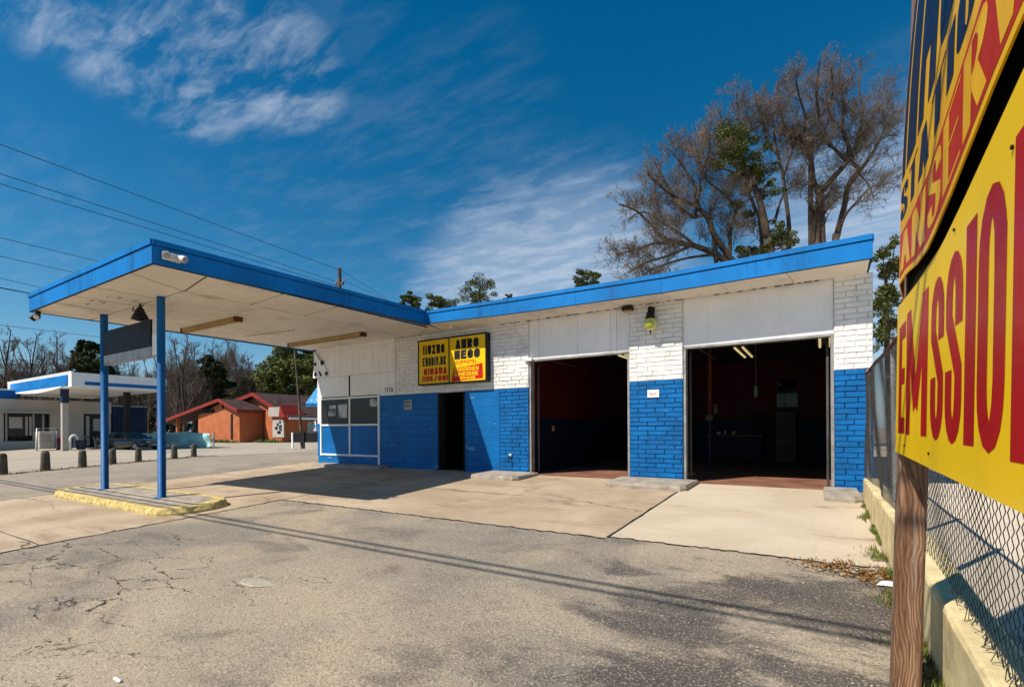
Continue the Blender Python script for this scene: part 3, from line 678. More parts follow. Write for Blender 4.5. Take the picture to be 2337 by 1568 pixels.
mb=MB(); mb.box(-10.81,-10.49,D-.022,D-.012,1.79,2.08); p2=mb.build('plate','metal',pl)
t=MB(); fn=lambda x,z,o:(x,D-.024-o,z)
word(t,'NOMG',-10.79,-10.53,1.99,2.05,fn,.25,bold=.24); t.build('lettering','ink',p2); t=MB(); word(t,'EUV',-10.73,-10.55,1.86,1.94,fn,.25,bold=.24); t.build('lettering','ink',p2)
tp=thing('water_tap','small white capped water tap low on the blue brick beside the left bay','tap',(-6.98,D,.3))
mb=MB(); mb.box(-7.02,-6.94,D-.05,D-.02,.46,.53,0,.01); mb.build('wall_plate','white',tp); mb=MB(); mb.tube([(-6.98,D-.04,.49),(-6.98,D-.1,.47),(-6.98,D-.11,.3)],.02,8); mb.build('spout','black',tp)
dl=thing('eave_light','dark box lamp under the eave left of the middle pier','lamp',(-3.75,D-.1,3.96))
mb=MB(); mb.box(-3.86,-3.62,D-.2,D-.02,3.87,3.965,0,.012); mb.build('lamp_housing','black',dl); mb=MB(); mb.box(-3.84,-3.64,D-.18,D-.04,3.855,3.869); mb.build('lens','fluor',dl)
mb=MB(); mb.lathe([(.02,4.06),(.035,4.03),(.045,3.98),(.02,3.94)],(-8.62,YE+.28,0),14); mb.build('eave_bulb','bulb',None,label='bare white bulb under the soffit above the yellow wall sign',category='lamp')
# awning on the side wall
aw=thing('window_awning','small blue and white striped awning on the left side wall','awning',(-15.0,12.4,2.3))
P=[(-14.965,2.98),(-15.08,2.72),(-15.78,2.15),(-14.965,2.13)]
mb=MB(); mb.poly_y(P,11.16,12.7,0); mb.build('canvas','stripes',aw)
mb=MB(); mb.box(-15.76,-14.97,11.18,12.68,2.03,2.125); mb.build('valance','blue',aw)
mb=MB(); mb.poly_y([(-14.965,2.99),(-15.07,2.75),(-15.0,2.13),(-14.965,2.13)],11.12,11.155); mb.build('end_bracket','blue',aw)
# concrete bumpers along the building
def slabblk(name,label,x0,x1,y0,y1,z1,mat='conc'):
    mb=MB(); n=14; L=[]
    pts=[(x0,y1),(x0,y0+.12),(x0+.12,y0),(x1-.12,y0),(x1,y0+.12),(x1,y1)]
    base=[(x+U(-.02,.02),y+U(-.01,.01)) for x,y in pts]
    mb.loft([[(x,y,gz(y)-.05) for x,y in base],[(x,y,gz(y)+z1*.75) for x,y in base],[(x+(.02 if x<(x0+x1)/2 else -.02),y+.02,gz(y)*.4+z1) for x,y in base]],0)
    return mb.build(name,mat,None,label=label,category='kerb block')
slabblk('concrete_step','tan concrete kerb block at the foot of the blue brick left of the first bay',-7.6,-6.15,10.0,D-.03,.075)
slabblk('concrete_step','grey concrete kerb block at the foot of the middle pier',-3.95,-2.25,9.95,D-.03,.085)
slabblk('concrete_step','grey concrete kerb block at the foot of the right pier beside the cream wall',.03,.57,9.85,D-.03,.075)
slabblk('concrete_step','low dark kerb under the shaded shop window',-14.6,-11.4,10.45,D-.06,.07)
# pump island
isl=thing('pump_island','long kerbed concrete island with chipped yellow edge under the blue posts','kerb island',(-12.8,4.8,-.3))
def rr(x0,x1,y0,y1,r,n=6):
    P=[]
    for cx,cy,a in ((x1-r,y1-r,0),(x0+r,y1-r,90),(x0+r,y0+r,180),(x1-r,y0+r,270)):
        for i in range(n+1):
            t=math.radians(a+90*i/n); P.append((cx+r*math.cos(t),cy+r*math.sin(t)))
    return P
def densify(P,s=.2):
    Q=[]
    for a,b in zip(P,P[1:]+P[:1]):
        k=max(1,int(math.hypot(b[0]-a[0],b[1]-a[1])/s))
        Q+= [(a[0]+(b[0]-a[0])*i/k,a[1]+(b[1]-a[1])*i/k) for i in range(k)]
    return Q
O=densify(rr(-15.75,-9.75,4.12,5.42,.55)); cxm,cym=-12.75,4.77
def ring(P,s,h,j=0.):
    return [(x+(s if x<cxm-2.4 else -s if x>cxm+2.4 else 0)+U(-j,j),y+(s if y<cym else -s)+U(-j,j),gz(y)+h+U(-j,j)*.5) for x,y in P]
mb=MB(); r1=ring(O,.03,.12,.012); r2=ring(O,.05,.138,.006); r3=ring(O,.19,.134)
mb.loft([ring(O,0,-.02),ring(O,.0,.04,.012),r1,r2,r3],0,False); mb.build('yellow_kerb','yellowcurb',isl)
mb=MB(); mb.add([(x,y,z-.003) for x,y,z in r3],[tuple(range(len(r3)))]); mb.build('concrete_top','conc',isl)
# ---- inside the workshop
cb=thing('storage_cabinet','tall grey cabinet at the back of the right bay','cabinet',(-1.0,19.2,0))
mb=MB(); mb.box(-1.32,-.72,18.9,19.5,.02,1.72,0,.02); mb.build('body','intgrey',cb); boxes('door','intgrey',cb,[(-1.30,-.74,18.875,18.898,.08,.95),(-1.30,-.74,18.875,18.898,.98,1.68)])
bw=thing('back_window','dark window in the back wall of the right bay above the cabinet','window',(-1.05,19.7,1.85))
mb=MB(); mb.box(-1.4,-.66,19.84,19.89,1.8,1.9); mb.box(-1.4,-1.35,19.84,19.89,1.905,2.85); mb.box(-.71,-.66,19.84,19.89,1.905,2.85); mb.build('frame','intgrey',bw); mb=MB(); mb.box(-1.348,-.712,19.86,19.88,1.905,2.85); mb.build('pane','glassy',bw)
lp=thing('lift_post','slim pipe column standing in the right bay, pale above and blue below','post',(-2.71,15,0))
mb=MB(); mb.tube([(-2.71,15,1.55),(-2.7,15,3.69)],.05,12); mb.build('upper_pipe','rust',lp); mb=MB(); mb.tube([(-2.71,15,.01),(-2.71,15,1.42)],.04,12); mb.build('lower_pipe','dkblue',lp)
boxes('switch_box','intgrey',lp,[(-2.8,-2.62,14.9,15.1,1.4,1.56),(-2.60,-2.5,14.95,15.05,1.6,1.85)])
for (xc,ya,yb2,lab) in ((-1.73,13.3,15.3,'pair of yellowish tube lamps on the ceiling in the middle of the right bay'),(.06,12.75,14.4,'pair of yellowish tube lamps at the right end of the right bay ceiling'),(-4.55,12.8,14.2,'pair of yellowish tube lamps at the right end of the left bay ceiling')):
    t=thing('tube_lamp',lab,'lamp',(xc,ya,3.2),'tube lamps in the workshop')
    mb=MB(); mb.box(xc-.16,xc+.16,ya,yb2,3.19,3.24); mb.build('lamp_tray','intdark',t)
    for y in (ya+.1,yb2-.1): mb=MB(); mb.tube([(xc,y,3.24),(xc,y,3.69)],.012,6); mb.build('hanger','intgrey',t)
    for x in (xc-.09,xc+.09):
        mb=MB(); mb.tube([(x,ya+.03,3.165),(x,yb2-.03,3.165)],.026,8); mb.build('tube','tube',t)
t=thing('trouble_light','small green-white inspection lamp hanging on a cord in the right bay','lamp',(-1.42,14,2.0))
mb=MB(); mb.tube([(-1.42,14,2.25),(-1.42,14,3.69)],.014,6); mb.build('cord','intgrey',t); mb=MB(); mb.lathe([(.03,2.26),(.05,2.22),(.05,2.0),(.02,1.97)],(-1.42,14,0),10); mb.build('lamp_cage','dimteal',t)
wb=thing('work_bench','dark blue workbench along the back of the right bay','bench',(-2.3,19.2,0))
mb=MB(); mb.box(-3.6,-1.7,18.9,19.55,.88,.95); mb.build('bench_top','intgrey',wb); mb=MB(); mb.box(-3.55,-1.75,18.95,19.5,.02,.878); mb.build('bench_front','intblue',wb)
for k in range(7):
    mb=MB(); x=-3.45+k*.24; h=U(.08,.22); mb.box(x,x+U(.06,.16),19.05,19.25,.952,.952+h,0,.01); mb.build('bench_item',random.choice(['fluor','metal','rust','intred']),None,label='small oily can or box standing on the dark workbench',category='can',group='cans and boxes on the workbench')
ty=thing('tyre_stack','two pale tyre rims leaning at the right wall of the right bay','tyre',(.3,14.5,0))
for y in (14.4,14.9):
    mb=MB(); mb.lathe([(.2,.0),(.3,.02),(.32,.1),(.3,.18),(.2,.2)],(.25,y,.33),20,0,'x'); mb.build('tyre','tyre',ty); 
    mb=MB(); mb.lathe([(.05,.19),(.22,.205),(.23,.215),(.05,.205)],(.02,y,.33),18,0,'x'); mb.build('rim','white',ty)
for xa,xb in ((-6.3,-3.86),(-2.46,.1)):     # overhead door tracks and the rolled-up door leaf under the ceiling
    for x in (xa,xb):
        mb=MB(); mb.tube([(x,D+.3,.05),(x,D+.3,2.75),(x,D+.42,2.98),(x,D+.7,3.06),(x,D+3.6,3.06)],.028,6); mb.build('door_track','intgrey',st)
sh=thing('storage_shelf','dim open shelf of cartons at the back wall left of the workbench','shelf',(-5,19.3,0))
for z in (.3,.95,1.6,2.2): mb=MB(); mb.box(-5.9,-4.2,19.,19.6,z,z+.04); mb.build('shelf_board','intgrey',sh)
for x in (-5.93,-4.2):
    for y in (19.,19.56): mb=MB(); mb.box(x,x+.04,y,y+.04,.01,2.3); mb.build('upright','intgrey',sh)
for k in range(9):
    x=-5.85+U(0,1.3); z=random.choice((.34,.99,1.64)); mb=MB(); mb.box(x,x+U(.2,.35),19.1,19.4,z+.001,z+U(.15,.35)); mb.build('carton',random.choice(['rust','intgrey','fluor','intred']),None,label='small carton standing on the dim back shelf of the workshop',category='carton',group='cartons on the workshop shelf')
hr=thing('hose_reel','dark coiled air hose on the back wall beside the cabinet','hose reel',(-2.0,19.8,1.4)); mb=MB()
mb.tube([(-2.0+.24*math.cos(t)+.01*t,19.83-.006*t,1.5+.24*math.sin(t)) for t in [i*.35 for i in range(60)]]+[(-1.8,19.7,.9),(-1.7,19.7,.2)],.016,6); mb.build('hose','black',hr)
sw=thing('wall_switch','small orange switch box on the blue left wall of the left bay','switch',(-6.48,12.6,1.1)); mb=MB(); mb.box(-6.5,-6.45,12.5,12.62,1.12,1.28,0,.01); mb.build('switch_plate','fluor',sw)
# =====================================================================  ROADSIDE SIGN, FENCE, WALL
def lerp(T,z):
    if z<=T[0][0]: return T[0][1]
    for (a,p),(b,q) in zip(T[:-1],T[1:]):
        if z<=b: return p+(q-p)*(z-a)/(b-a)
    return T[-1][1]
SX=[(1.,.369),(1.9,.384),(2.42,.391),(2.9,.410),(3.25,.434),(3.67,.489),(4.0,.54)]
def sxf(z): return .369+.017*(z-1.05)+.03*max(0,z-2.2)**2
def SP(y,z,o=0.,bulge=0.): return (sxf(z)-o-bulge,y,z)
rs=thing('roadside_sign','large yellow red and navy sign panels with EMISSIONS lettering on a wooden post','sign',(.45,3.7,gz(3.7)))
def lean(mb,x0,x1,y0,y1,z0,z1,n=14):
    L=[]
    for i in range(n+1):
        z=z0+(z1-z0)*i/n; s=.03*(z-1.05); jx=U(-.0015,.0015)
        L.append([(x0+s+jx,y0,z),(x1+s+jx-.012,y0,z),(x1+s+jx,y0+.012,z),(x1+s+jx,y1,z),(x0+s+jx,y1,z)])
    mb.loft(L,0)
mb=MB(); lean(mb,.386,.519,3.645,3.785,gz(3.7)-.3,3.9); mb.build('wooden_post','wood',rs)
mb=MB(); lean(mb,.386,.519,.72,.86,gz(.8)-.3,3.9); mb.build('wooden_post','wood',rs)
zb=lambda y:1.052-.019*(3.69-y)
def panel(y0,y1,zlo,zhi,ny,nz,mb,o=0.,th=.004,mi=0,wob=0.):
    V=[];Fq=[]
    for i in range(ny+1):
        y=y0+(y1-y0)*i/ny; a,b=zlo(y),zhi(y)
        for j in range(nz+1):
            z=a+(b-a)*j/nz
            w=wob*math.sin(y*2.3+z*1.7)
            V.append(SP(y,z,o+w))
    n=nz+1
    for i in range(ny):
        for j in range(nz): Fq.append((i*n+j,(i+1)*n+j,(i+1)*n+j+1,i*n+j+1))
    mb.add(V,Fq,mi,True)
    k=len(V); mb.add([(x+th,y,z) for x,y,z in V],[tuple(reversed(f)) for f in Fq],mi,True)
    e=[i*n for i in range(ny+1)]; t=[i*n+nz for i in range(ny+1)]
    for a in (e,t): 
        for i,j in zip(a[:-1],a[1:]): mb.add([V[i],V[j],(V[j][0]+th,*V[j][1:]),(V[i][0]+th,*V[i][1:])],[(0,1,2,3)],mi)
    for base in (0,ny*n):
        for j in range(nz): p,q=V[base+j],V[base+j+1]; mb.add([p,q,(q[0]+th,*q[1:]),(p[0]+th,*p[1:])],[(0,1,2,3)],mi)
TT=[(.6,2.1),(1.48,2.005),(2.1,1.915),(2.41,1.878),(3.0,1.875),(3.69,1.90)]
ztop=lambda y:lerp(TT,y)
mb=MB(); panel(.6,3.69,zb,ztop,40,10,mb,0.,.02,0,0.)
lowp=mb.build('lower_panel','yellow',rs)
# EMISSIONS
def sl(y,z,o=0.): # lettering lies on the sheet
    return SP(y,z,.0008+o)
mb=MB()
for ch,ya,yb_,z0,z1,t in (('E',3.575,3.325,1.163,1.762,.115),('M',3.285,2.672,1.158,1.785,.14),('S',2.60,2.352,1.146,1.772,.102),('S',2.318,2.070,1.140,1.785,.104),('I',2.035,1.912,1.142,1.812,.123),('O',1.888,1.636,1.128,1.832,.1),('N',1.585,1.21,1.118,1.865,.14),('S',1.16,.9,1.11,1.87,.09)):
    lay=0
    for q in strokes(ch,yb_,ya,z0,z1,t,t*(.75 if ch in 'EIMN' else .8)):
        q=[(ya+yb_-a,b) for a,b in clampq(q,yb_,ya,z0,z1)]
        lay=(lay+1)%6
        P=[Vector((a,b)) for a,b in q]; n=4
        for i in range(n):
            A=[P[0]+(P[3]-P[0])*(i/n),P[1]+(P[2]-P[1])*(i/n),P[1]+(P[2]-P[1])*((i+1)/n),P[0]+(P[3]-P[0])*((i+1)/n)]
            mb.add([sl(a.x,a.y,lay*.0001) for a in A],[(0,1,2,3)])
mb.build('red_lettering','red',lowp)
for y,z in ((3.3,1.1),(2.6,1.09),(1.6,1.95-.1),(2.2,1.86)): mb=MB(); p=sl(y,z); mb.lathe([(.006,-.004),(.006,.0),(.001,.002)],(p[0]-.001,p[1],p[2]),8,0,'x'); mb.build('bolt_head','ink',lowp)
# dark backing visible in the gap between the sheets
mb=MB(); mb.box(.412,.43,.6,3.6,1.8,2.3); 
L=[]
for z in (2.3,2.9,3.4,3.9): L.append([(sxf(z)+.02,.6,z),(sxf(z)+.035,.6,z),(sxf(z)+.035,3.4,z),(sxf(z)+.02,3.4,z)])
mb.loft(L); mb.build('backing_board','darkpanel',rs)
BT=[(.6,2.10),(1.478,2.068),(1.683,2.045),(2.169,1.962),(2.4,1.93),(2.579,1.912),(2.85,1.925),(3.1,1.96),(3.206,1.972),(3.42,1.975)]
zbu=lambda y:lerp(BT,y)
upo=.022
mb=MB(); panel(.6,3.42,zbu,lambda y:3.9,60,40,mb,upo,.006,0,0.); upp=mb.build('upper_panel','amber',rs)
mb=MB()  # bent amber edge strip at the far end
L=[]
for i in range(15):
    z=1.93+(3.9-1.93)*i/14; x=sxf(z)
    y1=lerp([(1.9,3.60),(2.4,3.585),(3.0,3.57),(3.9,3.55)],z); L.append([(x-upo,3.424,max(z,1.975)),(x+.012,y1,z),(x+.018,y1,z),(x-upo+.006,3.424,max(z,1.975))])
mb.loft(L); mb.build('edge_strip','edgeorange',upp)
def su(y,z,o=0.): return SP(y,z,upo+.0009+o)
RT=[(.6,2.55),(1.2,2.47),(1.874,2.325),(2.571,2.215),(3.0,2.21),(3.42,2.235)]
def strip(y0,y1,lo,hi,mb,n=60,mi=0,o=0.):
    for i in range(n):
        a=y0+(y1-y0)*i/n; b=y0+(y1-y0)*(i+1)/n
        for k in range(8):
            A=lambda y,t:su(y,lo(y)+(hi(y)-lo(y))*t,o)
            mb.add([A(a,k/8),A(b,k/8),A(b,(k+1)/8),A(a,(k+1)/8)],[(0,1,2,3)],mi)
mb=MB(); strip(.6,3.40,lambda y:zbu(y)+.028,lambda y:lerp(RT,y),mb); rb=mb.build('red_band','bandred',upp)
def band_word(text,y0,y1,lo,hi,bold,gap,o):
    mb=MB()
    def fn(a,b,lay):
        y=y0+(y1-y0)*a; return su(y,lo(y)+(hi(y)-lo(y))*b,o+lay)
    word(mb,text,0,1,0,1,fn,gap,bold=bold,tzf=.9,sub=8); return mb
mb=band_word('AN',3.38,2.62,lambda y:zbu(y)+.05,lambda y:lerp(RT,y)-.022,.34,.14,.0005)
b2=band_word('SERVICE',2.56,.72,lambda y:zbu(y)+.05,lambda y:lerp(RT,y)-.022,.36,.14,.0005)
mb.add(b2.v,b2.f); mb.build('amber_lettering','amber',rb)
lo2=lambda y:lerp(RT,y)+.065; hi2=lambda y:lerp(RT,y)+.065+.17+.02*(3.4-y)
mb=band_word('STATION',3.405,1.55,lo2,hi2,.42,.14,.0); mb.build('navy_lettering','navy',upp)
lo1=lambda y:hi2(y)+.055; hi1=lambda y:hi2(y)+1.1
mb=band_word('INMOTION',3.405,.9,lo1,hi1,.5,.16,.0); mb.build('navy_lettering','navy',upp)
# low cream wall
wt=lambda y:lerp([(0,-.02),(2.88,.075),(3.64,.117),(5.84,.275),(10.2,.344)],y)
wx=lambda y:.582+.004*(10-y)
mb=MB(); L=[]
for i in range(70):
    y=-1.+11.15*i/69; x=wx(y); g=gz(y)-.3; z=wt(y); j=lambda k=.006:U(-k,k)
    L.append([(x+j(),y,g),(x+j(.004),y,z-.03),(x+.012+j(.003),y,z-.008+j(.003)),(x+.03,y,z+j(.003)),(x+.2,y,z+j(.003)),(x+.22,y,z-.02),(x+.22,y,g)])
mb.loft(L,0,True,False); mb.build('low_wall','ywall',None,label='low cream painted concrete wall running under the chain link fence',category='wall')
# chain-link fence
fx_=lambda y:.655+.0105*(10.6-y)
fb=lambda y:wt(y)+.02; ft_=lambda y:2.12+.005*(10.6-y)
fe=thing('chain_link_fence','chain link fence with rusty top rail standing on the low cream wall','fence',(.7,5,.2))
mb=MB(); mb.tube([(fx_(y)+(0 if y>2 else 0),y,ft_(y)+.012*math.sin(y*3)) for y in [10.62-.5*i for i in range(25)]],.024,10); mb.build('top_rail','rust',fe)
for y,dx in ((10.55,.0),(7.35,.0),(5.7,.0),(2.45,0.)):
    mb=MB(); mb.tube([(fx_(y)+.04,y,wt(y)-.05),(fx_(y)+.03+dx,y,ft_(y)+.03)],.03,12); mb.lathe([(.034,ft_(y)+.02),(.034,ft_(y)+.05),(.01,ft_(y)+.075)],(fx_(y)+.03,y,0),10); mb.build('fence_post','galvpost',fe)
mb=MB(); y0,y1=.3,10.55; P=.052; nW=int((y1-y0)/P); 
for k in range(nW):
    yc=y0+P*(k+.5); hgt=ft_(yc)-fb(yc); ns=int(hgt/.034); pts=[]
    for i in range(ns+1):
        sg=1 if (i+k)%2 else -1
        z=fb(yc)-.01+hgt*i/ns; y=yc+sg*P*.5
        bow=.018*math.sin(yc*1.9+z*2.2)+.012*math.sin(yc*5.1-z*3)+(.03*math.exp(-((z-fb(yc))/.15)**2)*(math.sin(yc*2.7)))
        pts.append((fx_(yc)-.02+sg*.002-bow*.6,y+.006*math.sin(z*9+yc*3),z))
    mb.tube(pts,.0021,4,0,False,True)
# loose wire ends along the bottom near the camera
for k in range(40):
    y=U(.6,4.0); z=fb(y); a=U(-.5,.5); mb.tube([(fx_(y)-.02,y,z+.04),(fx_(y)-.03,y+.02*a,z),(fx_(y)-.05-U(0,.03),y+.05*a,z+U(-.02,.05)),(fx_(y)-.05,y+.09*a,z+U(.03,.09))],.0022,4,0,False)
mb.build('wire_mesh','galv',fe)
# weeds, dead leaves, litter
mb=MB()
def blade(mb,p,h,w,mi=0):
    a=U(0,6.28); d=Vector((math.cos(a),math.sin(a),0)); s=Vector((-d.y,d.x,0))*w; l=U(.1,.8)*h
    p=Vector(p); q=p+Vector((0,0,h*.6))+d*l*.4; t=p+Vector((0,0,h))+d*l
    mb.add([p-s,p+s,q+s*.7,q-s*.7,t],[(0,1,2,3),(3,2,4)],mi)
for k in range(5200):
    y=U(4.2,9.7); wv=.05+.05*math.sin(y*3.1)+.05*math.sin(y*7.3+1)+(.14 if y<7 else 0)*(.6+.4*math.sin(y*5))
    x=wx(y)-abs(random.gauss(0,.4))*max(.02,wv)-.01
    if noise.noise((x*4,y*2,0))<-.12: continue
    blade(mb,(x,y,gz(y)+.004),U(.02,.075)*(1.4 if y<6.5 else .8),U(.002,.004),0 if R()<.75 else 1)
for k in range(900):
    y=U(2.2,4.3); x=wx(y)-abs(random.gauss(0,.07)); blade(mb,(x,y,gz(y)),U(.02,.1),U(.002,.004),0 if R()<.7 else 1)
mb.build('wall_weeds',['grass','dryleaf'],None,kind='stuff',label='strip of green grass and weeds at the foot of the cream wall',category='grass')
mb=MB()
def leafcard(mb,p,s,mi=0):
    n=Vector((U(-1,1),U(-1,1),U(.2,1.4))).normalized(); a=n.orthogonal().normalized(); b=n.cross(a); t=U(0,6.28)
    u=(a*math.cos(t)+b*math.sin(t))*s; v=n.cross(u)*U(.4,.8); p=Vector(p); mb.add([p-u,p-v*.8,p+u,p+v],[(0,1,2,3)],mi)
for k in range(1300):
    x=.56-abs(random.gauss(0,.32)); y=6.05+random.gauss(0,.13)-(.2 if x>.3 else 0)*R()
    if noise.noise((x*5,y*5,3))<-.15: continue
    leafcard(mb,(x,y,gz(y)+U(.008,.03)),U(.008,.025))
for k in range(70): x=.5-abs(random.gauss(0,.3)); y=6.02+random.gauss(0,.1); pebble((x,y,gz(y)+.01),U(.008,.03),mb,1)
for k in range(500): leafcard(mb,(wx(5)-U(.0,.25),U(3.,5.4),0),.001)
for k in range(260):
    y=U(4.3,5.7); x=wx(y)-.02-abs(random.gauss(0,.09)); leafcard(mb,(x,y,gz(y)+U(.006,.02)),U(.006,.018))
mb.build('leaf_litter',['dryleaf','conc'],None,kind='stuff',label='scatter of dead leaves and gravel at the slab corner',category='leaves')
mb=MB(); p=ground(2020,1337); p.z=gz(p.y)
mb.add([(p.x-.07,p.y-.03,p.z+.012),(p.x+.06,p.y-.06,p.z+.02),(p.x+.1,p.y+.03,p.z+.045),(p.x-.02,p.y+.06,p.z+.03),(p.x+.01,p.y,p.z+.05)],[(0,1,4),(1,2,4),(2,3,4),(3,0,4)])
mb.build('paper_scrap','paper',None,label='crumpled white paper scrap on the asphalt beside the wooden sign post',category='litter')
mb=MB(); p=ground(268,1554); p.z=gz(p.y); mb.box(p.x-.05,p.x+.05,p.y-.012,p.y+.012,p.z+.002,p.z+.02,0,.008); mb.build('paper_scrap','paper',None,label='small white stub lying on the asphalt at the bottom left corner',category='litter')
mb=MB(); p=ground(583,1330); p.z=gz(p.y)
mb.loft([[(p.x+.24*math.cos(t)*(1+.2*math.sin(3*t)),p.y+.13*math.sin(t)*(1+.15*math.cos(2*t)),p.z+.003) for t in [i*.5236 for i in range(12)]],[(p.x+.2*math.cos(t)*(1+.2*math.sin(3*t)),p.y+.1*math.sin(t),p.z+.014) for t in [i*.5236 for i in range(12)]]]); mb.build('asphalt_patch','patch',None,label='pale smooth filler patch on the cracked asphalt in the foreground',category='patch')
mb=MB()
for k in range(420):
    x=U(-9,.2); y=U(1.2,6.); 
    if R()<.5: x=U(-2.4,.3); y=U(2.,6.)
    pebble((x,y,gz(y)+.002),U(.003,.009),mb,0,5)
mb.build('gravel_grit','slab',None,kind='stuff',label='loose grit scattered over the asphalt',category='grit')
# =====================================================================  BOLLARDS
bo=thing('bollard','x','bollard',(0,0,0),'squat concrete bollards along the lot edge')
mb=MB(); n=14; L=[]
for r,z in ((.135,-.1),(.135,.02),(.125,.3),(.115,.58),(.095,.64),(.04,.66)):
    L.append([(r*math.cos(6.283*i/n)*(1+U(-.03,.03)),r*math.sin(6.283*i/n)*(1+U(-.03,.03)),z+U(-.006,.006)) for i in range(n)])
mb.loft(L,0,True,True); mb.build('bollard_body','stone',bo)
mb=MB()
for k in range(90):
    a=U(0,6.28); r=U(.12,.36); blade(mb,(r*math.cos(a),r*math.sin(a),0),U(.02,.09),.006)
mb.build('tufts','dryleaf',bo)
BL=[((5,1083),1.12,'stubby concrete bollard cut by the left edge of the photo'),((95,1073),1.08,'mossy concrete bollard in front of the white cabinet'),((182,1066),1.,'concrete bollard beside the white hoop rail'),((256,1059),.95,'concrete bollard just right of the far blue canopy post'),((329,1055),.92,'concrete bollard in front of the nose of the black car'),((400,1047),.92,'concrete bollard just right of the near blue canopy post, before the teal sheet'),((455,1043),.9,'rightmost concrete bollard, in front of the teal sheet end')]
for i,((px,py),s,lab) in enumerate(BL):
    p=ground(px,py); p.x=-23.95+.25*(i%3-1)*.5
    if i==0: continue
    copy_thing(bo,(p.x,p.y,gz(p.y)),U(0,6),lab,s)
p=ground(*BL[0][0]); bo.location=(p.x,p.y,gz(p.y)); bo.scale=(1.12,)*3; bo['label']=BL[0][2]
mb=MB()
for k in range(2600):
    y=U(2.5,12.2); x=-23.9+random.gauss(0,.22)
    if noise.noise((x*3,y*2,1))<-.05: continue
    blade(mb,(x,y,gz(y)),U(.015,.06),.008,0 if R()<.4 else 1)
mb.build('verge_grass',['grass','dryleaf'],None,kind='stuff',label='thin strip of dry grass along the row of bollards',category='grass')
# =====================================================================  FAR LEFT: NEIGHBOURING STATION
nc=thing('fuel_canopy','white flat fuel canopy with light blue front across the street','canopy',(-40,13,0))
X0,X1,ya,yb_=-48.2,-36.3,10.59,15.4; z0,z1=3.73,4.56
mb=MB(); mb.box(X0,X1,ya,yb_,z0,z1); mb.box(X0,X1+.02,ya-.02,ya+.1,z1+.0,z1+.06); mb.build('canopy_body','white',nc)
mb=MB(); mb.box(X0+.75,X1-.55,ya-.05,ya-.004,z0+.09,z1-.12); mb.build('blue_band','fascia',nc)
mb=MB(); mb.box(X1+.004,X1+.03,ya+.6,yb_,z0+.13,z0+.33); mb.build('blue_stripe','blue',nc)
mb=MB(); L=[]; mb.add([(X0+2.+8.5*t,ya-.06,z0+.02-.16*math.sin(math.pi*t)) for t in [i/10 for i in range(11)]]+[(X0+10.5-8.5*t,ya-.06,z0+.08) for t in [i/10 for i in range(11)]],[tuple(range(22))]); o=mb.build('loose_trim','white',nc)
mod=o.modifiers.new('s','SOLIDIFY'); mod.thickness=.03
for px,y in ((130,11.0),):
    p=ground(px,1030); mb=MB(); mb.box(-39.0,-38.7,y-.15,y+.15,gz(y),2.9,0,.02); mb.build('canopy_post','offwhite',nc); mb=MB(); mb.box(-39.02,-38.68,y-.17,y+.17,2.9,z0,0,.02); mb.build('post_sleeve','dkblue',nc)
r=ray(290,1000); y=38.85*r.y/-r.x; mb=MB(); mb.box(-39.05,-38.65,y-.14,y+.14,0,z0); mb.build('canopy_post','black',nc)
ns=thing('fuel_shop','long flat-roofed off-white shop behind the far fuel canopy','building',(-49,10,0))
fxx=-46.; mb=MB()
mb.box(fxx-9,fxx,4.,9.9,-.4,3.29); mb.box(fxx-9,fxx,12.25,14.1,-.3,3.31); mb.box(fxx-9,fxx,15.6,15.75,-.3,3.36); mb.box(fxx-9,fxx-.05,9.9,12.25,2.42,3.3); mb.box(fxx-9,fxx-.05,14.1,15.6,2.45,3.34); mb.box(fxx-9,fxx-.5,9.9,15.6,-.3,.55); mb.box(fxx-9,fxx-.02,9.9,12.25,-.3,.52)
mb.build('wall','offwhite',ns)
mb=MB(); mb.box(fxx,fxx+.1,9.6,15.75,2.47,3.36); mb.box(fxx,fxx+.5,9.6,12.4,2.42,2.5); mb.build('parapet','offwhite',ns)
sfw=MB(); sfw.box(fxx-.25,fxx-.2,9.95,12.2,.55,2.4); so_=sfw.build('shop_window','glassy',ns)
boxes('mullion','metal',so_,[(fxx-.19,fxx-.1,y-.05,y+.05,.55,2.4) for y in (10.05,11.4,11.9)])
boxes('poster','offwhite',so_,[(fxx-.18,fxx-.16,10.2,10.85,1.4,2.15),(fxx-.18,fxx-.16,11.0,11.12,.9,2.2),(fxx-.18,fxx-.16,11.2,11.32,.9,2.2)])
dm=MB(); dm.box(fxx-.35,fxx-.3,14.15,15.55,.0,2.4); d_=dm.build('shop_door','glassy',ns); boxes('poster','offwhite',d_,[(fxx-.29,fxx-.27,14.75,15.2,1.2,2.1)]); boxes('door_stile','offwhite',d_,[(fxx-.29,fxx-.2,14.3,14.5,.1,2.3)])
mb=MB(); mb.box(fxx-6,fxx-.5,3,10.7,3.3,3.95); mb.build('roof_box','blue',ns); mb=MB(); mb.box(fxx-6.05,fxx-.45,2.9,10.75,3.955,4.05); mb.build('roof_cap','white',ns)
for y in (11.0,13.5):
    mb=MB(); mb.tube([(fxx-1.5,y,3.3),(fxx-1.5,y,4.0)],.1,10); mb.build('vent_pipe','metal',ns)
ct=thing('storage_container','dark blue-grey steel container beside the far shop','container',(-47,17,0))
mb=MB(); mb.box(-49.,-46,15.85,18.1,0,3.05)
for i in range(14): y=15.9+i*.155; mb.box(-45.99,-45.95,y,y+.07,.1,2.95)
mb.build('container_body','dkblue',ct); mb=MB(); mb.box(-49.05,-45.93,15.8,18.15,3.055,3.14); mb.build('roof_edge','metal',ct)
ic=thing('ice_chest','white metal cabinet under a grey pipe frame before the shop window','cabinet',(-41,10.8,0))
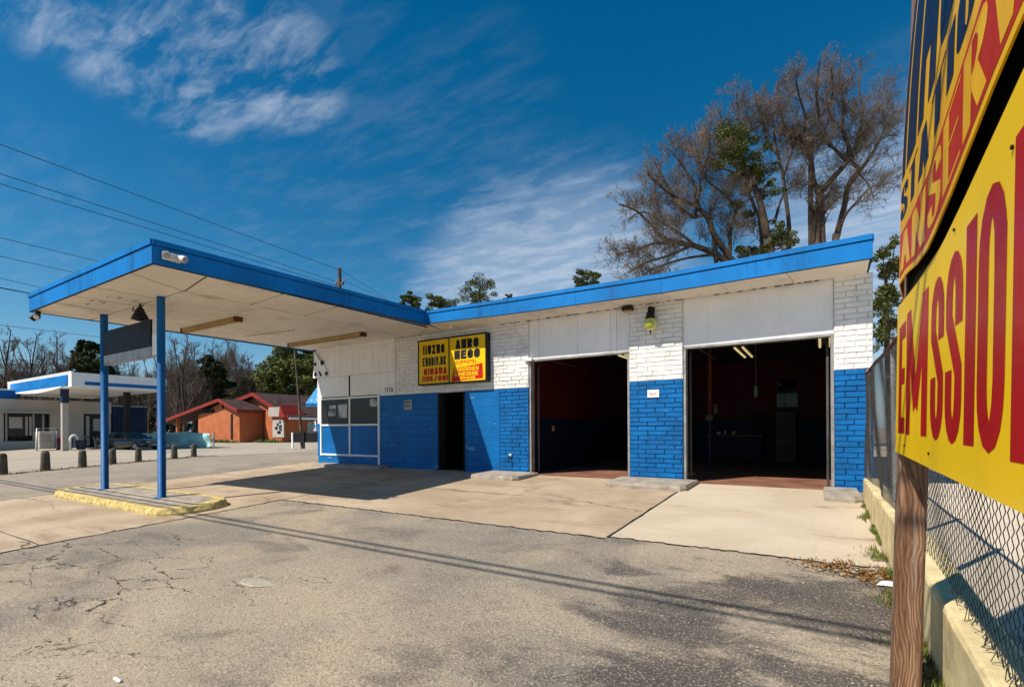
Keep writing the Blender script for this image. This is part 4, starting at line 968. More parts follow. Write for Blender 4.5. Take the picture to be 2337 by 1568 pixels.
a=ground(82,1030); b=ground(125,1026); x=-40.6; y0=xpl(90,1000,x).y; y1=xpl(125,1000,x).y
mb=MB(); mb.box(x-.8,x,y0,y1,.1,1.18,0,.03); mb.build('cabinet_body','offwhite',ic); mb=MB(); mb.box(x+.002,x+.012,y0+.1,y0+.55,.5,.95); mb.build('door_panel','metal',ic)
ya2=xpl(84,1000,x).y
mb=MB(); mb.tube([(x,ya2,0),(x,ya2,1.35),(x,y1+.1,1.35),(x,y1+.1,0)],.05,8); mb.build('pipe_frame','metal',ic)
x=-40.2; y0=xpl(160,1010,x).y; y1=xpl(178,1010,x).y; mb=MB()
P=[(x,y0,0),(x,y0,.62)]+[(x,(y0+y1)/2-math.cos(t)*(y1-y0)/2,.62+.3*math.sin(t)) for t in [.4,.8,1.2,1.57,1.94,2.34,2.74]]+[(x,y1,.62),(x,y1,0)]
mb.tube(P,.07,10); mb.build('hoop_rail','white',None,label='white bent pipe hoop guarding the shop front',category='guard rail')
def wheelie(px0,px1,ptop,x,name,mat,lab,cat):
    y0=xpl(px0,1010,x).y; y1=xpl(px1,1010,x).y; zt=xpl(px0,ptop,x).z; t=thing(name,lab,cat,(x,(y0+y1)/2,0))
    mb=MB(); L=[]
    for s,z in ((.8,.06),(1.,zt*.85)): L.append([(x-.3*s,(y0+y1)/2-(y1-y0)/2*s,z),(x+.3*s,(y0+y1)/2-(y1-y0)/2*s,z),(x+.3*s,(y0+y1)/2+(y1-y0)/2*s,z),(x-.3*s,(y0+y1)/2+(y1-y0)/2*s,z)])
    mb.loft(L); mb.build('bin_body',mat,t); mb=MB(); mb.box(x-.33,x+.34,y0-.03,y1+.03,zt*.855,zt,0,.05); mb.build('lid',mat,t)
    mb=MB(); mb.tube([(x-.25,y0,.1),(x-.25,y0+.08,.1)],.1,10); mb.build('wheel','tyre',t)
wheelie(135,149,996,-40.6,'wheelie_bin','binred','dark red wheeled bin behind the far canopy post','bin')
wheelie(150,163,1000,-41.,'wheelie_bin','black','black wheeled bin between the red bin and the hoop rail','bin')
tb=thing('outdoor_table','round dark table with pale legs in front of the shop door','table',(-41,14,0))
yc=xpl(203,1010,-41).y; mb=MB(); mb.lathe([(.1,.78),(.75,.79),(.75,.84),(.1,.85)],(-41,yc,0),18); mb.build('table_top','dkblue',tb)
for dy in (-.5,.5):
    for dx in (-.4,.4): mb=MB(); mb.tube([(-41+dx,yc+dy,0),(-41+dx*.6,yc+dy*.7,.78)],.03,6); mb.build('leg','white',tb)
for dy,lab in ((-.65,'dark plastic tub left of the outdoor table'),(.75,'dark plastic tub right of the outdoor table')):
    mb=MB(); mb.lathe([(.22,.02),(.3,.6),(.33,.62),(.25,.62)],(-40.2,yc+dy,0),14); mb.build('plastic_tub','dkblue',None,label=lab,category='tub')
pw=MB(); y0=xpl(222,1010,-41).y; y1=xpl(250,1010,-41).y; pw.box(-41.2,-40.9,y0,y1,-.02,.75,0,.03); pw.build('planter_wall','conc',None,label='low pale concrete planter wall left of the black car',category='wall')
# ---- car
car=thing('parked_car','black sedan parked beside the far fuel canopy','car')
ST=[(-2.2,.35,.62,.62,.72),(-2.15,.24,.8,.82,.8),(-1.7,.2,.92,.94,.87),(-.9,.2,.93,.95,.89),(0,.2,.92,.93,.9),(.8,.2,.9,.91,.89),(1.4,.2,.85,.86,.87),(1.95,.22,.74,.76,.8),(2.2,.3,.6,.62,.66)]
mb=MB(); L=[]
for x,zb_,zm,zt,w in ST: L.append([(x,-w*.92,zb_),(x,-w,zb_+.2),(x,-w*1.0,zm-.18),(x,-w*.9,zm),(x,-w*.5,zt),(x,w*.5,zt),(x,w*.9,zm),(x,w,zm-.18),(x,w,zb_+.2),(x,w*.92,zb_)])
mb.loft(L,0,True,True); mb.build('body','carblack',car)
cab=[(-1.75,.9,.72),(-1.15,1.32,.6),(-.4,1.4,.6),(.25,1.34,.6),(.95,.9,.72)]
mb=MB(); L=[]
for x,z,w in cab: L.append([(x,-w,.88),(x,-w*1.0,min(z,1.0)),(x,-w*.9,z),(x,w*.9,z),(x,w,min(z,1.0)),(x,w,.88)])
mb.loft(L,0,True,False); mb.build('window','glassy',car)
mb=MB(); mb.loft([[(-1.2,-.5,1.335),(-1.2,.5,1.335),(-1.2,.5,1.36),(-1.2,-.5,1.36)],[(-.4,-.54,1.405),(-.4,.54,1.405),(-.4,.54,1.43),(-.4,-.54,1.43)],[(.25,-.52,1.345),(.25,.52,1.345),(.25,.52,1.37),(.25,-.52,1.37)]]); mb.build('roof','carblack',car)
for x in (-1.35,1.35):
    for s in (-1,1):
        mb=MB(); mb.lathe([(.2,s*.68),(.31,s*.69),(.32,s*.8),(.3,s*.885),(.2,s*.89)],(x,0,.32),20,0,'y'); w=mb.build('wheel','tyre',car); mb=MB(); mb.lathe([(.19,s*.885),(.2,s*.9),(.06,s*.895)],(x,0,.32),16,0,'y'); mb.build('rim','metal',w)
for s in (-1,1):
    mb=MB(); mb.box(2.08,2.18,s*.4,s*.66,.56,.66,0,.02); mb.build('headlight','bulb',car); mb=MB(); mb.box(-2.2,-2.13,s*.4,s*.7,.6,.74,0,.02); mb.build('tail_light','binred',car)
    mb=MB(); mb.box(.55,.75,s*.92,s*1.05,.9,1.02,0,.03); mb.build('mirror','carblack',car)
mb=MB(); mb.box(2.14,2.21,-.35,.35,.36,.48); mb.build('grille','metal',car)
p=dep(300,1022,31.5); car.location=(p.x,p.y,0); car.rotation_euler=(0,0,math.radians(20)); car.scale=(.86,.86,.78)
# ---- teal sheeting on a low fence
tf=thing('tarp_fence','low fence hung with loose teal sheeting','fence',(-45.5,20,0))
p0=dep(333,1018,35.); p0=Vector((p0.x-1.5,p0.y,0)); q_=ypl(480,1014,p0.y+1.2); p1=Vector((q_.x,q_.y,0)); p0.z=0; 
mb=MB(); n=60; V=[]
for i in range(n+1):
    t=i/n; b=p0.lerp(p1,t); hh=lerp([(0,.95),(.35,1.08),(.6,1.05),(1,1.0)],t)
    lowz=.08+.06*math.sin(t*19)
    if .33<t<.52: lowz+=.1*(1-abs(t-.42)/.1)
    for j in range(9):
        z=lowz+(hh-lowz)*j/8; sag=.05*math.sin(t*40+j*.5)*(1-j/8)+.07*math.sin(t*13-j*.7)
        V.append((b.x+sag,b.y-sag,z+.03*math.sin(t*9+j)))
F=[(i*9+j,(i+1)*9+j,(i+1)*9+j+1,i*9+j+1) for i in range(n) for j in range(8)]
mb.add(V,F,0,True); o=mb.build('teal_sheeting','teal',tf); o.modifiers.new('s','SOLIDIFY').thickness=.01
for i in range(7):
    b=p0.lerp(p1,i/6); mb=MB(); mb.box(b.x-.05,b.x+.05,b.y+.16,b.y+.24,0,1.0+.12*(i==6)); mb.build('fence_post','offwhite',tf)
# ---- orange brick house
bh=thing('brick_house','orange brick house with red-trimmed brown gable roofs','house',(-53,28,0))
def gable(yf_,yb_,xl,xr,xp,ze_l,ze_r,zp,base=0.):
    mb=MB(); mb.poly_y([(xl,base),(xr,base),(xr,ze_r-.1),(xp,zp-.22),(xl,ze_l-.1)],yf_,yb_); w=mb.build('brick_wall','orange',bh)
    rf=MB(); oh=.5
    sl_=lambda xa,za,xb,zb: rf.loft([[(xa,y,za-.1),(xb,y,zb-.1),(xb,y,zb+.06),(xa,y,za+.06)] for y in (yf_-oh,yb_)])
    return w,rf,sl_
# near wing: long low roof to the left over a carport
yfa=26.; xr=-46.75; xw=-54.4
mb=MB(); mb.poly_y([(xw,-.05),(xr,-.05),(xr,2.98),(-49.6,4.0),(xw,2.7)],yfa,28.3); mb.build('brick_wall','orange',bh)
mb=MB()
for (xa,za,xb,zb_) in ((-62.5,1.95,-49.55,4.15),(-49.55,4.15,-46.2,3.05)):
    mb.loft([[(xa,y,za-.03),(xb,y,zb_-.03),(xb,y,zb_+.08),(xa,y,za+.08)] for y in (yfa-.5,28.3)])
mb.build('roof','shingle',bh)
mb=MB()
for (xa,za,xb,zb_) in ((-62.5,1.95,-49.55,4.15),(-49.55,4.15,-46.2,3.05)): mb.loft([[(xa,y,za-.2),(xb,y,zb_-.2),(xb,y,zb_+.1),(xa,y,za+.1)] for y in (yfa-.56,yfa-.5)])
mb.box(-46.22,-46.15,yfa-.5,28.3,2.84,3.1); mb.build('roof_trim','redtrim',bh)
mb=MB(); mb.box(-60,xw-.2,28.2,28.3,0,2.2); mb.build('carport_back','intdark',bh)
for px in (408,): q=ypl(px,1000,yfa+.2); mb=MB(); mb.box(q.x-.12,q.x+.12,yfa,yfa+.3,0,2.6); mb.build('carport_post','orange',bh)
a=ypl(463,935,yfa); b=ypl(490,940,yfa); a2=ypl(527,945,yfa); b2=ypl(532,1003,yfa); boxes('dark_opening','seam',bh,[(a.x,b.x,yfa-.03,yfa+.05,b.z-.08,a.z+.05),(a2.x,b2.x,yfa-.04,yfa+.05,b2.z,a2.z),(-49.75,-49.45,yfa-.04,yfa,3.3,3.75)])
# taller rear wing
yfb=28.4; xr2=ypl(655,1005,28.4).x; pk=ypl(590,899,yfb)
mb=MB(); mb.poly_y([(-58,0),(xr2,0),(xr2,2.75),(pk.x,pk.z-.25),(-58,2.9)],yfb,60); mb.build('brick_wall','orange',bh)
mb=MB()
for (xa,za,xb,zb_) in ((-58.6,2.75,pk.x,pk.z),(pk.x,pk.z,xr2+1.2,2.35)): mb.loft([[(xa,y,za-.02),(xb,y,zb_-.02),(xb,y,zb_+.1),(xa,y,za+.1)] for y in (yfb-.6,60)])
mb.build('roof','shingle',bh)
mb=MB()
for (xa,za,xb,zb_) in ((-58.6,2.75,pk.x,pk.z),(pk.x,pk.z,xr2+1.2,2.35)): mb.loft([[(xa,y,za-.25),(xb,y,zb_-.25),(xb,y,zb_+.12),(xa,y,za+.12)] for y in (yfb-.68,yfb-.6)])
mb.build('roof_trim','redtrim',bh)
mb=MB(); mb.box(xr2+1.18,xr2+1.3,yfb-.6,60,2.15,2.35); mb.build('eave_beam','white',bh)
mb=MB(); a=ypl(618,1003,yfb); b=ypl(655,1003,yfb); mb.box(a.x,b.x,yfb-.5,yfb-.02,0,3.0); mb.build('entrance_bay','orange',bh)
mb=MB(); a=ypl(622,958,yfb-.55); b=ypl(648,998,yfb-.55); mb.box(a.x,b.x,yfb-.56,yfb-.51,b.z,a.z); sgn=mb.build('poster_board','offwhite',bh)
mb=MB(); w_=b.x-a.x; 
for k in range(9): x=a.x+w_*U(.2,.7); z=b.z+(a.z-b.z)*U(.1,.8); mb.box(x,x+w_*U(.1,.25),yfb-.575,yfb-.565,z,z+.25)
mb.build('poster_print','dkblue',sgn)
mb=MB(); a=ypl(617,930,yfb-.6); b=ypl(652,950,yfb-.6); mb.box(a.x,b.x-.5,yfb-.8,yfb-.55,b.z,a.z); mb.build('sign_box','offwhite',bh)
mb=MB(); x=b.x-.35; mb.loft([[(x-.3,yfb-.9,b.z-.1),(x+.7,yfb-.9,b.z-.1),(x-.1,yfb-.9,a.z+.2)],[(x-.5,yfb+1.2,b.z-.1),(x+.7,yfb+1.2,b.z-.1),(x-.1,yfb+1.2,a.z+.2)]]); mb.build('red_awning','redtrim',bh)
mb=MB(); mb.box(xr2+.01,xr2+.1,30.5,34.,.3,2.); mb.build('pale_window','metal',bh); mb=MB(); mb.box(xr2+.01,xr2+.1,34.5,41,.1,2.1); mb.build('dark_window','glassy',bh)
# ---- leaning pole, dark board on legs, blue pinwheel
mb=MB(); a=ypl(672,795,18.9); b=ypl(690,1026,18.9); mb.tube([b,b.lerp(a,.5)+Vector((.04,0,0)),a],[.09,.075,.05],10); mb.build('leaning_pole','polewood',None,label='thin leaning wooden pole standing left of the station corner',category='pole')
bd=thing('board_sign','dark board on short legs at the lot edge left of the station','sign',(-27,19,0))
a=ypl(667,988,18.7); b=ypl(731,1000,18.7); mb=MB(); mb.box(a.x,b.x,18.68,18.74,.45,a.z); mb.build('board','black',bd)
for px,mt in ((668,'white'),(694,'seam'),(729,'seam')):
    q=ypl(px,1000,18.65); mb=MB(); mb.box(q.x-.06,q.x+.06,18.6,18.67,0,a.z+.03); mb.build('leg',mt,bd)
mb=MB(); mb.box(a.x-.8,b.x+.4,18.3,18.55,-.01,.06,0,.02); mb.build('kerb_stop','conc',None,label='low dark kerb stop in front of the dark board sign',category='kerb')
pn=thing('pinwheel','blue and white pinwheel on a bent stick beside the board sign','pinwheel',(-26.2,18.5,0))
q=ypl(722,972,18.5); mb=MB(); mb.tube([(q.x+.45,18.5,0),(q.x+.35,18.5,.7),(q.x,18.5,q.z)],.02,6); mb.build('stick','black',pn)
mb=MB()
for k in range(5):
    t=k*1.257+.3; mb.add([(q.x,18.47,q.z),(q.x+.34*math.cos(t),18.44,q.z+.34*math.sin(t)),(q.x+.3*math.cos(t+.6),18.5,q.z+.3*math.sin(t+.6)),(q.x+.1*math.cos(t+.8),18.46,q.z+.1*math.sin(t+.8))],[(0,1,2,3)],k%2)
mb.build('vanes',['fascia','paper'],pn)
# ---- utility pole and wires
up=thing('utility_pole','wooden utility pole with cross arm standing behind the canopy','pole',(-24.75,19.9,0))
pt=dep(775,613,30.); mb=MB(); mb.tube([(pt.x,pt.y,0),(pt.x,pt.y,pt.z)],[.16,.11],12); mb.build('pole_shaft','polewood',up)
mb=MB(); mb.box(pt.x-.35,pt.x+.35,pt.y-.06,pt.y+.06,9.95,10.07); mb.build('cross_arm','polewood',up)
for dx in (-.3,.3): mb=MB(); mb.lathe([(.03,10.07),(.05,10.12),(.05,10.2),(.02,10.24)],(pt.x+dx,pt.y,0),8); mb.build('insulator','metal',up)
mb=MB(); mb.tube([(pt.x-.2,pt.y-.16,9.3),(pt.x-.2,pt.y-.16,9.8)],.12,10); mb.build('transformer','metal',up)
def cable(name,pts,r,lab,sag=0.):
    mb=MB(); Q=[]
    for a,b in zip(pts[:-1],pts[1:]):
        a,b=Vector(a),Vector(b)
        for i in range(13): t=i/12; q=a.lerp(b,t); q.z-=sag*4*t*(1-t); Q.append(q)
    mb.tube(Q,r,6); mb.build(name,'wire',None,label=lab,category='cable')
def ext(a,b,k): return Vector(a)+(Vector(b)-Vector(a))*k
P1=Vector((pt.x,pt.y,pt.z-.1))
def wire_from(px0,p1,lab,zend=10.3,r=.012,k=1.5,sag=.0):
    rr_=ray(*px0); t=(zend-S)/rr_.z; e=CAM+rr_*t; cable('power_line',[p1,ext(p1,e,k)],r,lab,sag)
wire_from((0,330),P1,'topmost black power line running from the pole to the upper left',10.9)
wire_from((0,397),Vector((pt.x-.3,pt.y,10.2)),'second black power line from the pole, above its close pair',10.3)
wire_from((0,420),Vector((pt.x-.25,pt.y,9.95)),'third black power line, lower of the close pair',10.0)
for (a,b,lab,r) in (((0,543),(230,598),'thin cable crossing the sky just above the left canopy edge',.016),((0,585),(180,625),'thin cable below it passing behind the left canopy edge',.016),((0,635),(100,658),'short thin cable meeting the far left canopy corner from the left',.014),((0,657),(75,671),'thick black cable at the far left canopy corner',.035),((0,742),(225,769),'faint cable over the bare trees at the far left',.012)):
    q0=dep(*a,25); q1=dep(*b,34); cable('overhead_cable',[ext(q0,q1,-.25),ext(q0,q1,2.2)],r,lab)
q0=dep(785,621,30.); q1=dep(885,684,52); cable('power_line',[(pt.x+.1,pt.y,pt.z-.1),ext(P1,q1,1.3)],.012,'black power line dropping from the pole to the right, upper of two')
q1=dep(878,683,52); cable('power_line',[(pt.x+.3,pt.y,10.2),ext(Vector((pt.x+.3,pt.y,10.2)),q1,1.3)],.012,'black power line dropping from the pole to the right, lower of two')
q0=dep(1990,421,30); q1=dep(2060,398,26); cable('overhead_cable',[ext(q0,q1,-1.2),ext(q0,q1,2.5)],.012,'thin cable passing between the bare tree and the roadside sign')
# two service cables overhead, seen only by their shadows on the asphalt
for yg,lab in ((4.62,'overhead cable above the camera, farther of a pair'),(4.42,'overhead cable above the camera, nearer of a pair')):
    h=6.3; cable('service_cable',[(-70,yg-.7454*(h+.3),h),(40,yg-.7454*(h+.3)-.1,h)],.027,lab,.0)
# =====================================================================  TREES
def rdir(d,ang):
    o=d.orthogonal().normalized(); o.rotate(Matrix.Rotation(U(0,6.283),3,d)); return (d*math.cos(ang)+o*math.sin(ang)).normalized()
def twig(mb,p,d,L,r,n=3,segs=2,up=.15,wob=.25):
    pts=[p]; rad=[r]; q=p; dd=d
    for i in range(segs):
        dd=(dd+Vector((U(-wob,wob),U(-wob,wob),U(-wob,wob)+up))).normalized(); q=q+dd*(L/segs); pts.append(q); rad.append(r*(1-.8*(i+1)/segs))
    mb.tube(pts,rad,n,0,False,True); return pts
def sprout(mbT,mbW,pts,r0,L,lev,dens,maxlev,up=.12,ang=(.45,.95),rmin=.006,lf=.52):
    """children along a branch; the last two levels go to the fine twig mesh"""
    tot=sum((b-a).length for a,b in zip(pts[:-1],pts[1:]))
    n=max(2,int(dens*tot+R()))
    for k in range(n):
        t=U(.18,1.) if lev<maxlev else U(.1,1.)
        s=t*tot; 
        for a,b in zip(pts[:-1],pts[1:]):
            l=(b-a).length
            if s<=l or b is pts[-1]: break
            s-=l
        p=a.lerp(b,min(1,s/max(l,1e-6))); d=(b-a).normalized()
        nd_=rdir(d,U(*ang)*(1.15 if lev>1 else 1.)); nd_.z+=up*.7; nd_.normalize()
        LL=L*U(.6,1.15)*(1.1-.55*t); rr=max(rmin,r0*(1-.6*t)*.45)
        tgt=mbT if lev<=1 else mbW
        q=twig(tgt,p,nd_,LL,rr,4 if lev<=1 else 3,4 if lev<=1 else (3 if lev==2 else 2),up)
        if lev<maxlev: sprout(mbT,mbW,q,rr,LL*lf*1.1,lev+1,dens*(2.3 if lev==1 else 1.75),maxlev,up,ang,rmin,lf)
def smooth(P,n=3):
    Q=[]
    for i in range(len(P)-1):
        p0=P[max(i-1,0)];p1=P[i];p2=P[i+1];p3=P[min(i+2,len(P)-1)]
        for k in range(n):
            t=k/n; Q.append(.5*((2*p1)+(p2-p0)*t+(2*p0-5*p1+4*p2-p3)*t*t+(3*p1-p0-3*p2+p3)*t**3))
    return Q+[P[-1]]
ZT=lambda x,y:((1480+x*.3571)/1.0817,(120+y*.3571)/1.0817)
def guided(name,label,depth,limbs,kids,dens=1.25,maxlev=3,group=None,tw='twig',L0=2.3,rmin=.0065,lf=.52,toground=True):
    """a real tree surveyed from its main limbs: each limb a chain of points that wanders in depth as it leaves the trunk"""
    T=MB();Wm=MB(); base=None
    for li,(P,r0,r1,spread) in enumerate(limbs):
        dd=U(-1,1)*spread if spread else 0
        n=len(P); pts=[dep(*ZT(*p),depth+dd*(i/(n-1))**1.2) for i,p in enumerate(P)]
        if base is None: base=Vector((pts[0].x,pts[0].y,0))
        if toground and li==0: pts=[Vector((pts[0].x+.1,pts[0].y,-.1)),Vector((pts[0].x,pts[0].y,pts[0].z*.5))]+pts
        elif toground and spread<0: pts=[Vector((pts[0].x*.5+base.x*.5,pts[0].y*.5+base.y*.5,-.1))]+pts
        pts=smooth(pts,4); m_=len(pts)
        r0*=1.1; r1*=1.25; T.tube(pts,[r0+(r1-r0)*(i/(m_-1))**.8 for i in range(m_)],7 if r0>.1 else 5,0,True)
        k0=int(m_*(.42 if li==0 and toground else .12)); sprout(T,Wm,pts[k0:],max(r1*1.3,.035),L0*kids.get(li,1.),1,dens,maxlev,.10,(.45,1.05),rmin,lf)
    t=thing(name,label,'tree',(base.x,base.y,0),group)
    T.build('trunk','bark',t); Wm.build('crown',tw,t); return t
# bare tree leaning left over the roof
guided('bare_tree','bare tree with long limbs reaching left over the garage roof',22.5,[
 ([(960,1560),(900,1450),(790,1280),(740,1160),(650,1080),(530,1030),(430,960),(330,860)],.2,.03,1.5),
 ([(900,1500),(800,1420),(640,1360),(440,1310),(360,1220),(250,1120),(130,1075)],.16,.025,1.5),
 ([(640,1360),(400,1345),(260,1390),(120,1420)],.1,.02,2.),([(790,1280),(660,1170),(560,1100),(500,1000),(440,900),(380,780)],.11,.02,-2.),
 ([(740,1160),(660,1060),(660,960),(600,850),(520,740),(480,690)],.1,.02,2.),([(900,1400),(930,1200),(940,1100),(850,1000),(750,920),(690,800),(660,640)],.1,.02,-2.),
 ([(640,1360),(480,1430),(320,1480),(200,1550)],.08,.02,2.),([(700,1390),(560,1280),(420,1190),(300,1130),(200,1180)],.07,.02,2.),
 ([(800,1420),(600,1450),(430,1500),(300,1560)],.07,.02,1.),([(660,1170),(690,1000),(700,880),(760,700),(760,580)],.07,.015,2.5)],{0:1.,1:1.},3.8,3,L0=1.8,rmin=.009,lf=.56)
# bare stems behind the evergreen
guided('bare_tree','slim bare tree standing behind the leaning ivy-clad evergreen',26.5,[
 ([(1310,1420),(1310,1230),(1290,1050),(1270,900),(1240,750),(1210,600),(1200,450),(1230,230)],.15,.025,1.),
 ([(1210,1200),(1270,1010),(1360,940),(1420,910)],.08,.02,2.),([(1120,1300),(1080,1120),(1000,900),(960,530),(955,400),(945,300)],.13,.02,-1.5),
 ([(1000,900),(900,740),(850,560),(830,440)],.08,.02,2.),([(960,620),(1060,560),(1120,500),(1080,380)],.08,.02,2.),([(1270,900),(1330,720),(1380,600),(1360,430)],.07,.02,2.),
 ([(1240,750),(1160,640),(1130,540),(1170,390)],.07,.02,2.),([(1000,900),(850,820),(760,700),(720,580)],.06,.02,2.)],{},3.4,3,L0=1.9,rmin=.009,lf=.58)
# large bare tree on the right
guided('bare_tree','tall spreading bare tree with several stems and hanging vines behind the right roof end',27.,[
 ([(1500,1420),(1500,1340),(1510,1150),(1530,990),(1480,930),(1460,770),(1400,650),(1310,590),(1260,480),(1240,380),(1235,220)],.26,.03,1.5),
 ([(1530,990),(1620,890),(1710,780),(1720,680),(1680,560),(1690,400),(1660,220),(1670,110)],.17,.025,2.),
 ([(1460,770),(1560,640),(1520,480),(1500,330),(1510,180),(1520,85)],.14,.025,-2.),
 ([(1630,1400),(1640,1300),(1690,1100),(1720,950),(1790,840),(1750,780),(1790,620),(1820,420),(1790,260),(1810,140)],.2,.025,-1.5),
 ([(1720,950),(1790,860),(1850,780),(1910,680),(1990,520),(2060,420)],.13,.02,2.),([(1660,1250),(1700,1150),(1790,1050),(1850,980),(1940,930)],.1,.02,2.),
 ([(1700,770),(1620,690),(1560,640)],.1,.05,.5),([(1790,620),(1880,480),(1940,280)],.08,.02,2.),([(1400,650),(1420,480),(1380,330),(1360,220)],.08,.02,2.),
 ([(1520,480),(1600,360),(1610,220),(1600,130)],.07,.02,2.),([(1680,560),(1600,470),(1570,330),(1570,170)],.07,.02,2.),([(1470,1400),(1480,1200),(1520,1020)],.14,.1,0),([(1550,1400),(1540,1200),(1530,1020)],.12,.1,0),
 ([(1910,680),(1960,620),(2030,600)],.05,.015,1.),([(1790,860),(1850,930),(1900,1030)],.05,.015,1.)],{},3.1,3,L0=2.05,rmin=.009,lf=.58)
# evergreens: needle clumps of many small faces
def clump(mb,c,r,n,s,sq=(1,1,1),mi=0):
    c=Vector(c)
    for k in range(n):
        v=Vector((random.gauss(0,1),random.gauss(0,1),random.gauss(0,1)))
        v=v.normalized()*r*(U(.25,1.) if R()<.35 else U(.7,1.12)); v=Vector((v.x*sq[0],v.y*sq[1],v.z*sq[2]))
        leafcard(mb,c+v,s*U(.6,1.3),mi)
def evergreen(name,label,depth,trunk,r,clumps,mat,n=420,s=.1,grp=None,branches=True):
    T=MB();Lf=MB(); pts=[dep(*ZT(*p),depth) for p in trunk]; b=pts[0]
    T.tube(smooth([Vector((b.x+.2,b.y,-.1))]+pts,3),[r*(1-.75*i/(len(pts)*3)) for i in range(len(pts)*3+1)],8)
    for (x,y,rad) in clumps:
        dj=depth+U(-.8,.8); c=dep(*ZT(x,y),dj); rm=rad*.3571/1.0817/F_*dj
        nb=max(2,int(rm*3.2))
        near=min(pts,key=lambda q:(q-c).length); 
        if branches: T.tube([near.lerp(Vector((near.x,near.y,c.z)),.3),near.lerp(c,.6)+Vector((0,0,-.1)),c],[.05,.035,.015],5,0,False)
        for k in range(nb*3):
            o=Vector((random.gauss(0,.5),random.gauss(0,.5),random.gauss(0,.45)))*rm
            clump(Lf,c+o,rm*U(.3,.55),int(n*rm*rm/nb*2.4)+30,s*.72,(1,1,.75))
    t=thing(name,label,'tree',(b.x,b.y,0),grp); T.build('trunk','bark',t); Lf.build('crown',mat,t); return t
evergreen('leaning_pine','leaning dark trunk with clumps of green needles among the bare trees',24.5,[(1180,1420),(1160,1300),(1130,1150),(1090,1000),(1030,880),(980,760),(940,640),(900,540)],.24,
 [(920,560,100),(860,640,110),(980,650,105),(900,720,115),(1040,900,80),(940,640,90),(1000,750,115),(1090,820,110),(950,800,90),(800,800,60),(1010,880,80),(940,1080,62),(1010,1140,75),(1180,1000,60),(1080,900,80),(1170,930,40)],'pine',330,.075)
evergreen('leafy_shrub','rounded yellow-green evergreen bush just above the garage fascia',22.,[(1270,1480),(1260,1400)],.1,[(1250,1310,95),(1190,1360,70),(1320,1340,60),(1240,1250,60)],'leaf',330,.07)
evergreen('leafy_shrub','low green bush at the left foot of the leaning pine above the fascia',22.4,[(1040,1500),(1030,1440)],.08,[(1030,1410,70),(970,1420,50),(1080,1400,40)],'leaf',330,.07)
evergreen('broadleaf_evergreen','dark green tree at the right end of the building beside the road sign',21.,[(1990,2100),(1990,1900),(1980,1700)],.15,[(1960,1440,80),(2040,1370,55),(1990,1560,100),(1950,1680,100),(2050,1560,90),(1960,1800,110),(2050,1750,100),(1960,1950,110),(2060,1900,110),(1960,2080,90)],'leaf',260,.085)
for k,((px,py,w),lab) in enumerate((((940,690,44),'small pine top just right of the canopy and fascia junction'),((1006,692,52),'ragged pine top between the small pine and the large pine top'),((1095,668,70),'largest pine top above the long blue fascia'),((1340,636,46),'small lone pine top above the fascia near the big bare tree'),((1160,676,14),'tiniest pine top just peeking over the fascia'))):
    d=58+k; c=dep(px,py,d); rm=w/2/F_*d; t=thing('pine_tree',lab,'tree',(c.x,c.y,0),'pine tops above the roof'); T=MB();Lf=MB()
    T.tube([(c.x,c.y,-.1),(c.x+.2,c.y,c.z*.6),(c.x,c.y,c.z+rm*.5)],[.25,.18,.05],7)
    for q in range(46 if w>20 else 8):
        o=Vector((U(-1,1)*rm,U(-1,1)*rm,U(-1.5,.75)*rm)); 
        if o.x**2/rm**2+max(o.z,0)**2/rm**2>1.: continue
        T.tube([(c.x,c.y,c.z+o.z-.4),c+o],[.06,.02],4,0,False); clump(Lf,c+o,rm*U(.22,.38),170,.10,(1.1,1.1,.7))
    T.build('trunk','bark',t); Lf.build('crown','pine',t)
# wood behind the neighbouring lots: separate bare trees, evergreens, and a thicket under them
def wild_bare(h,seed,nl=7,rm=.02,sp=.35):
    random.seed(seed); T=MB();Wm=MB(); p=[Vector((0,0,-.2)),Vector((U(-.3,.3),0,h*.25)),Vector((U(-.8,.8),0,h*.55)),Vector((U(-1,1),0,h))]; P=smooth(p,4)
    T.tube(P,[.24*h/14*(1-.9*i/(len(P)-1))+.015 for i in range(len(P))],6)
    for k in range(nl):
        t=U(.25,.85); a=P[int(t*(len(P)-1))]; d=rdir(Vector((0,0,1)),U(.35,.85)); q=twig(T,a,d,h*U(.25,.48)*(1.15-t*.6),.09*h/14,5,5,.16,.16); sprout(T,Wm,q,.03,h*.13,1,1.9,3,.12,(.4,.9),rm,.55)
    sprout(T,Wm,P[5:],.04,h*.15,1,2.1,3,.12,(.4,.9),rm,.55)
    return T,Wm
protos=[]
for i in range(4):
    T,Wm=wild_bare(14,100+i); t=thing('bare_tree','x','tree',(0,0,0),'bare trees behind the far lots'); T.build('trunk','bark',t); Wm.build('crown','twigfar',t); protos.append(t)
random.seed(21)
used=set()
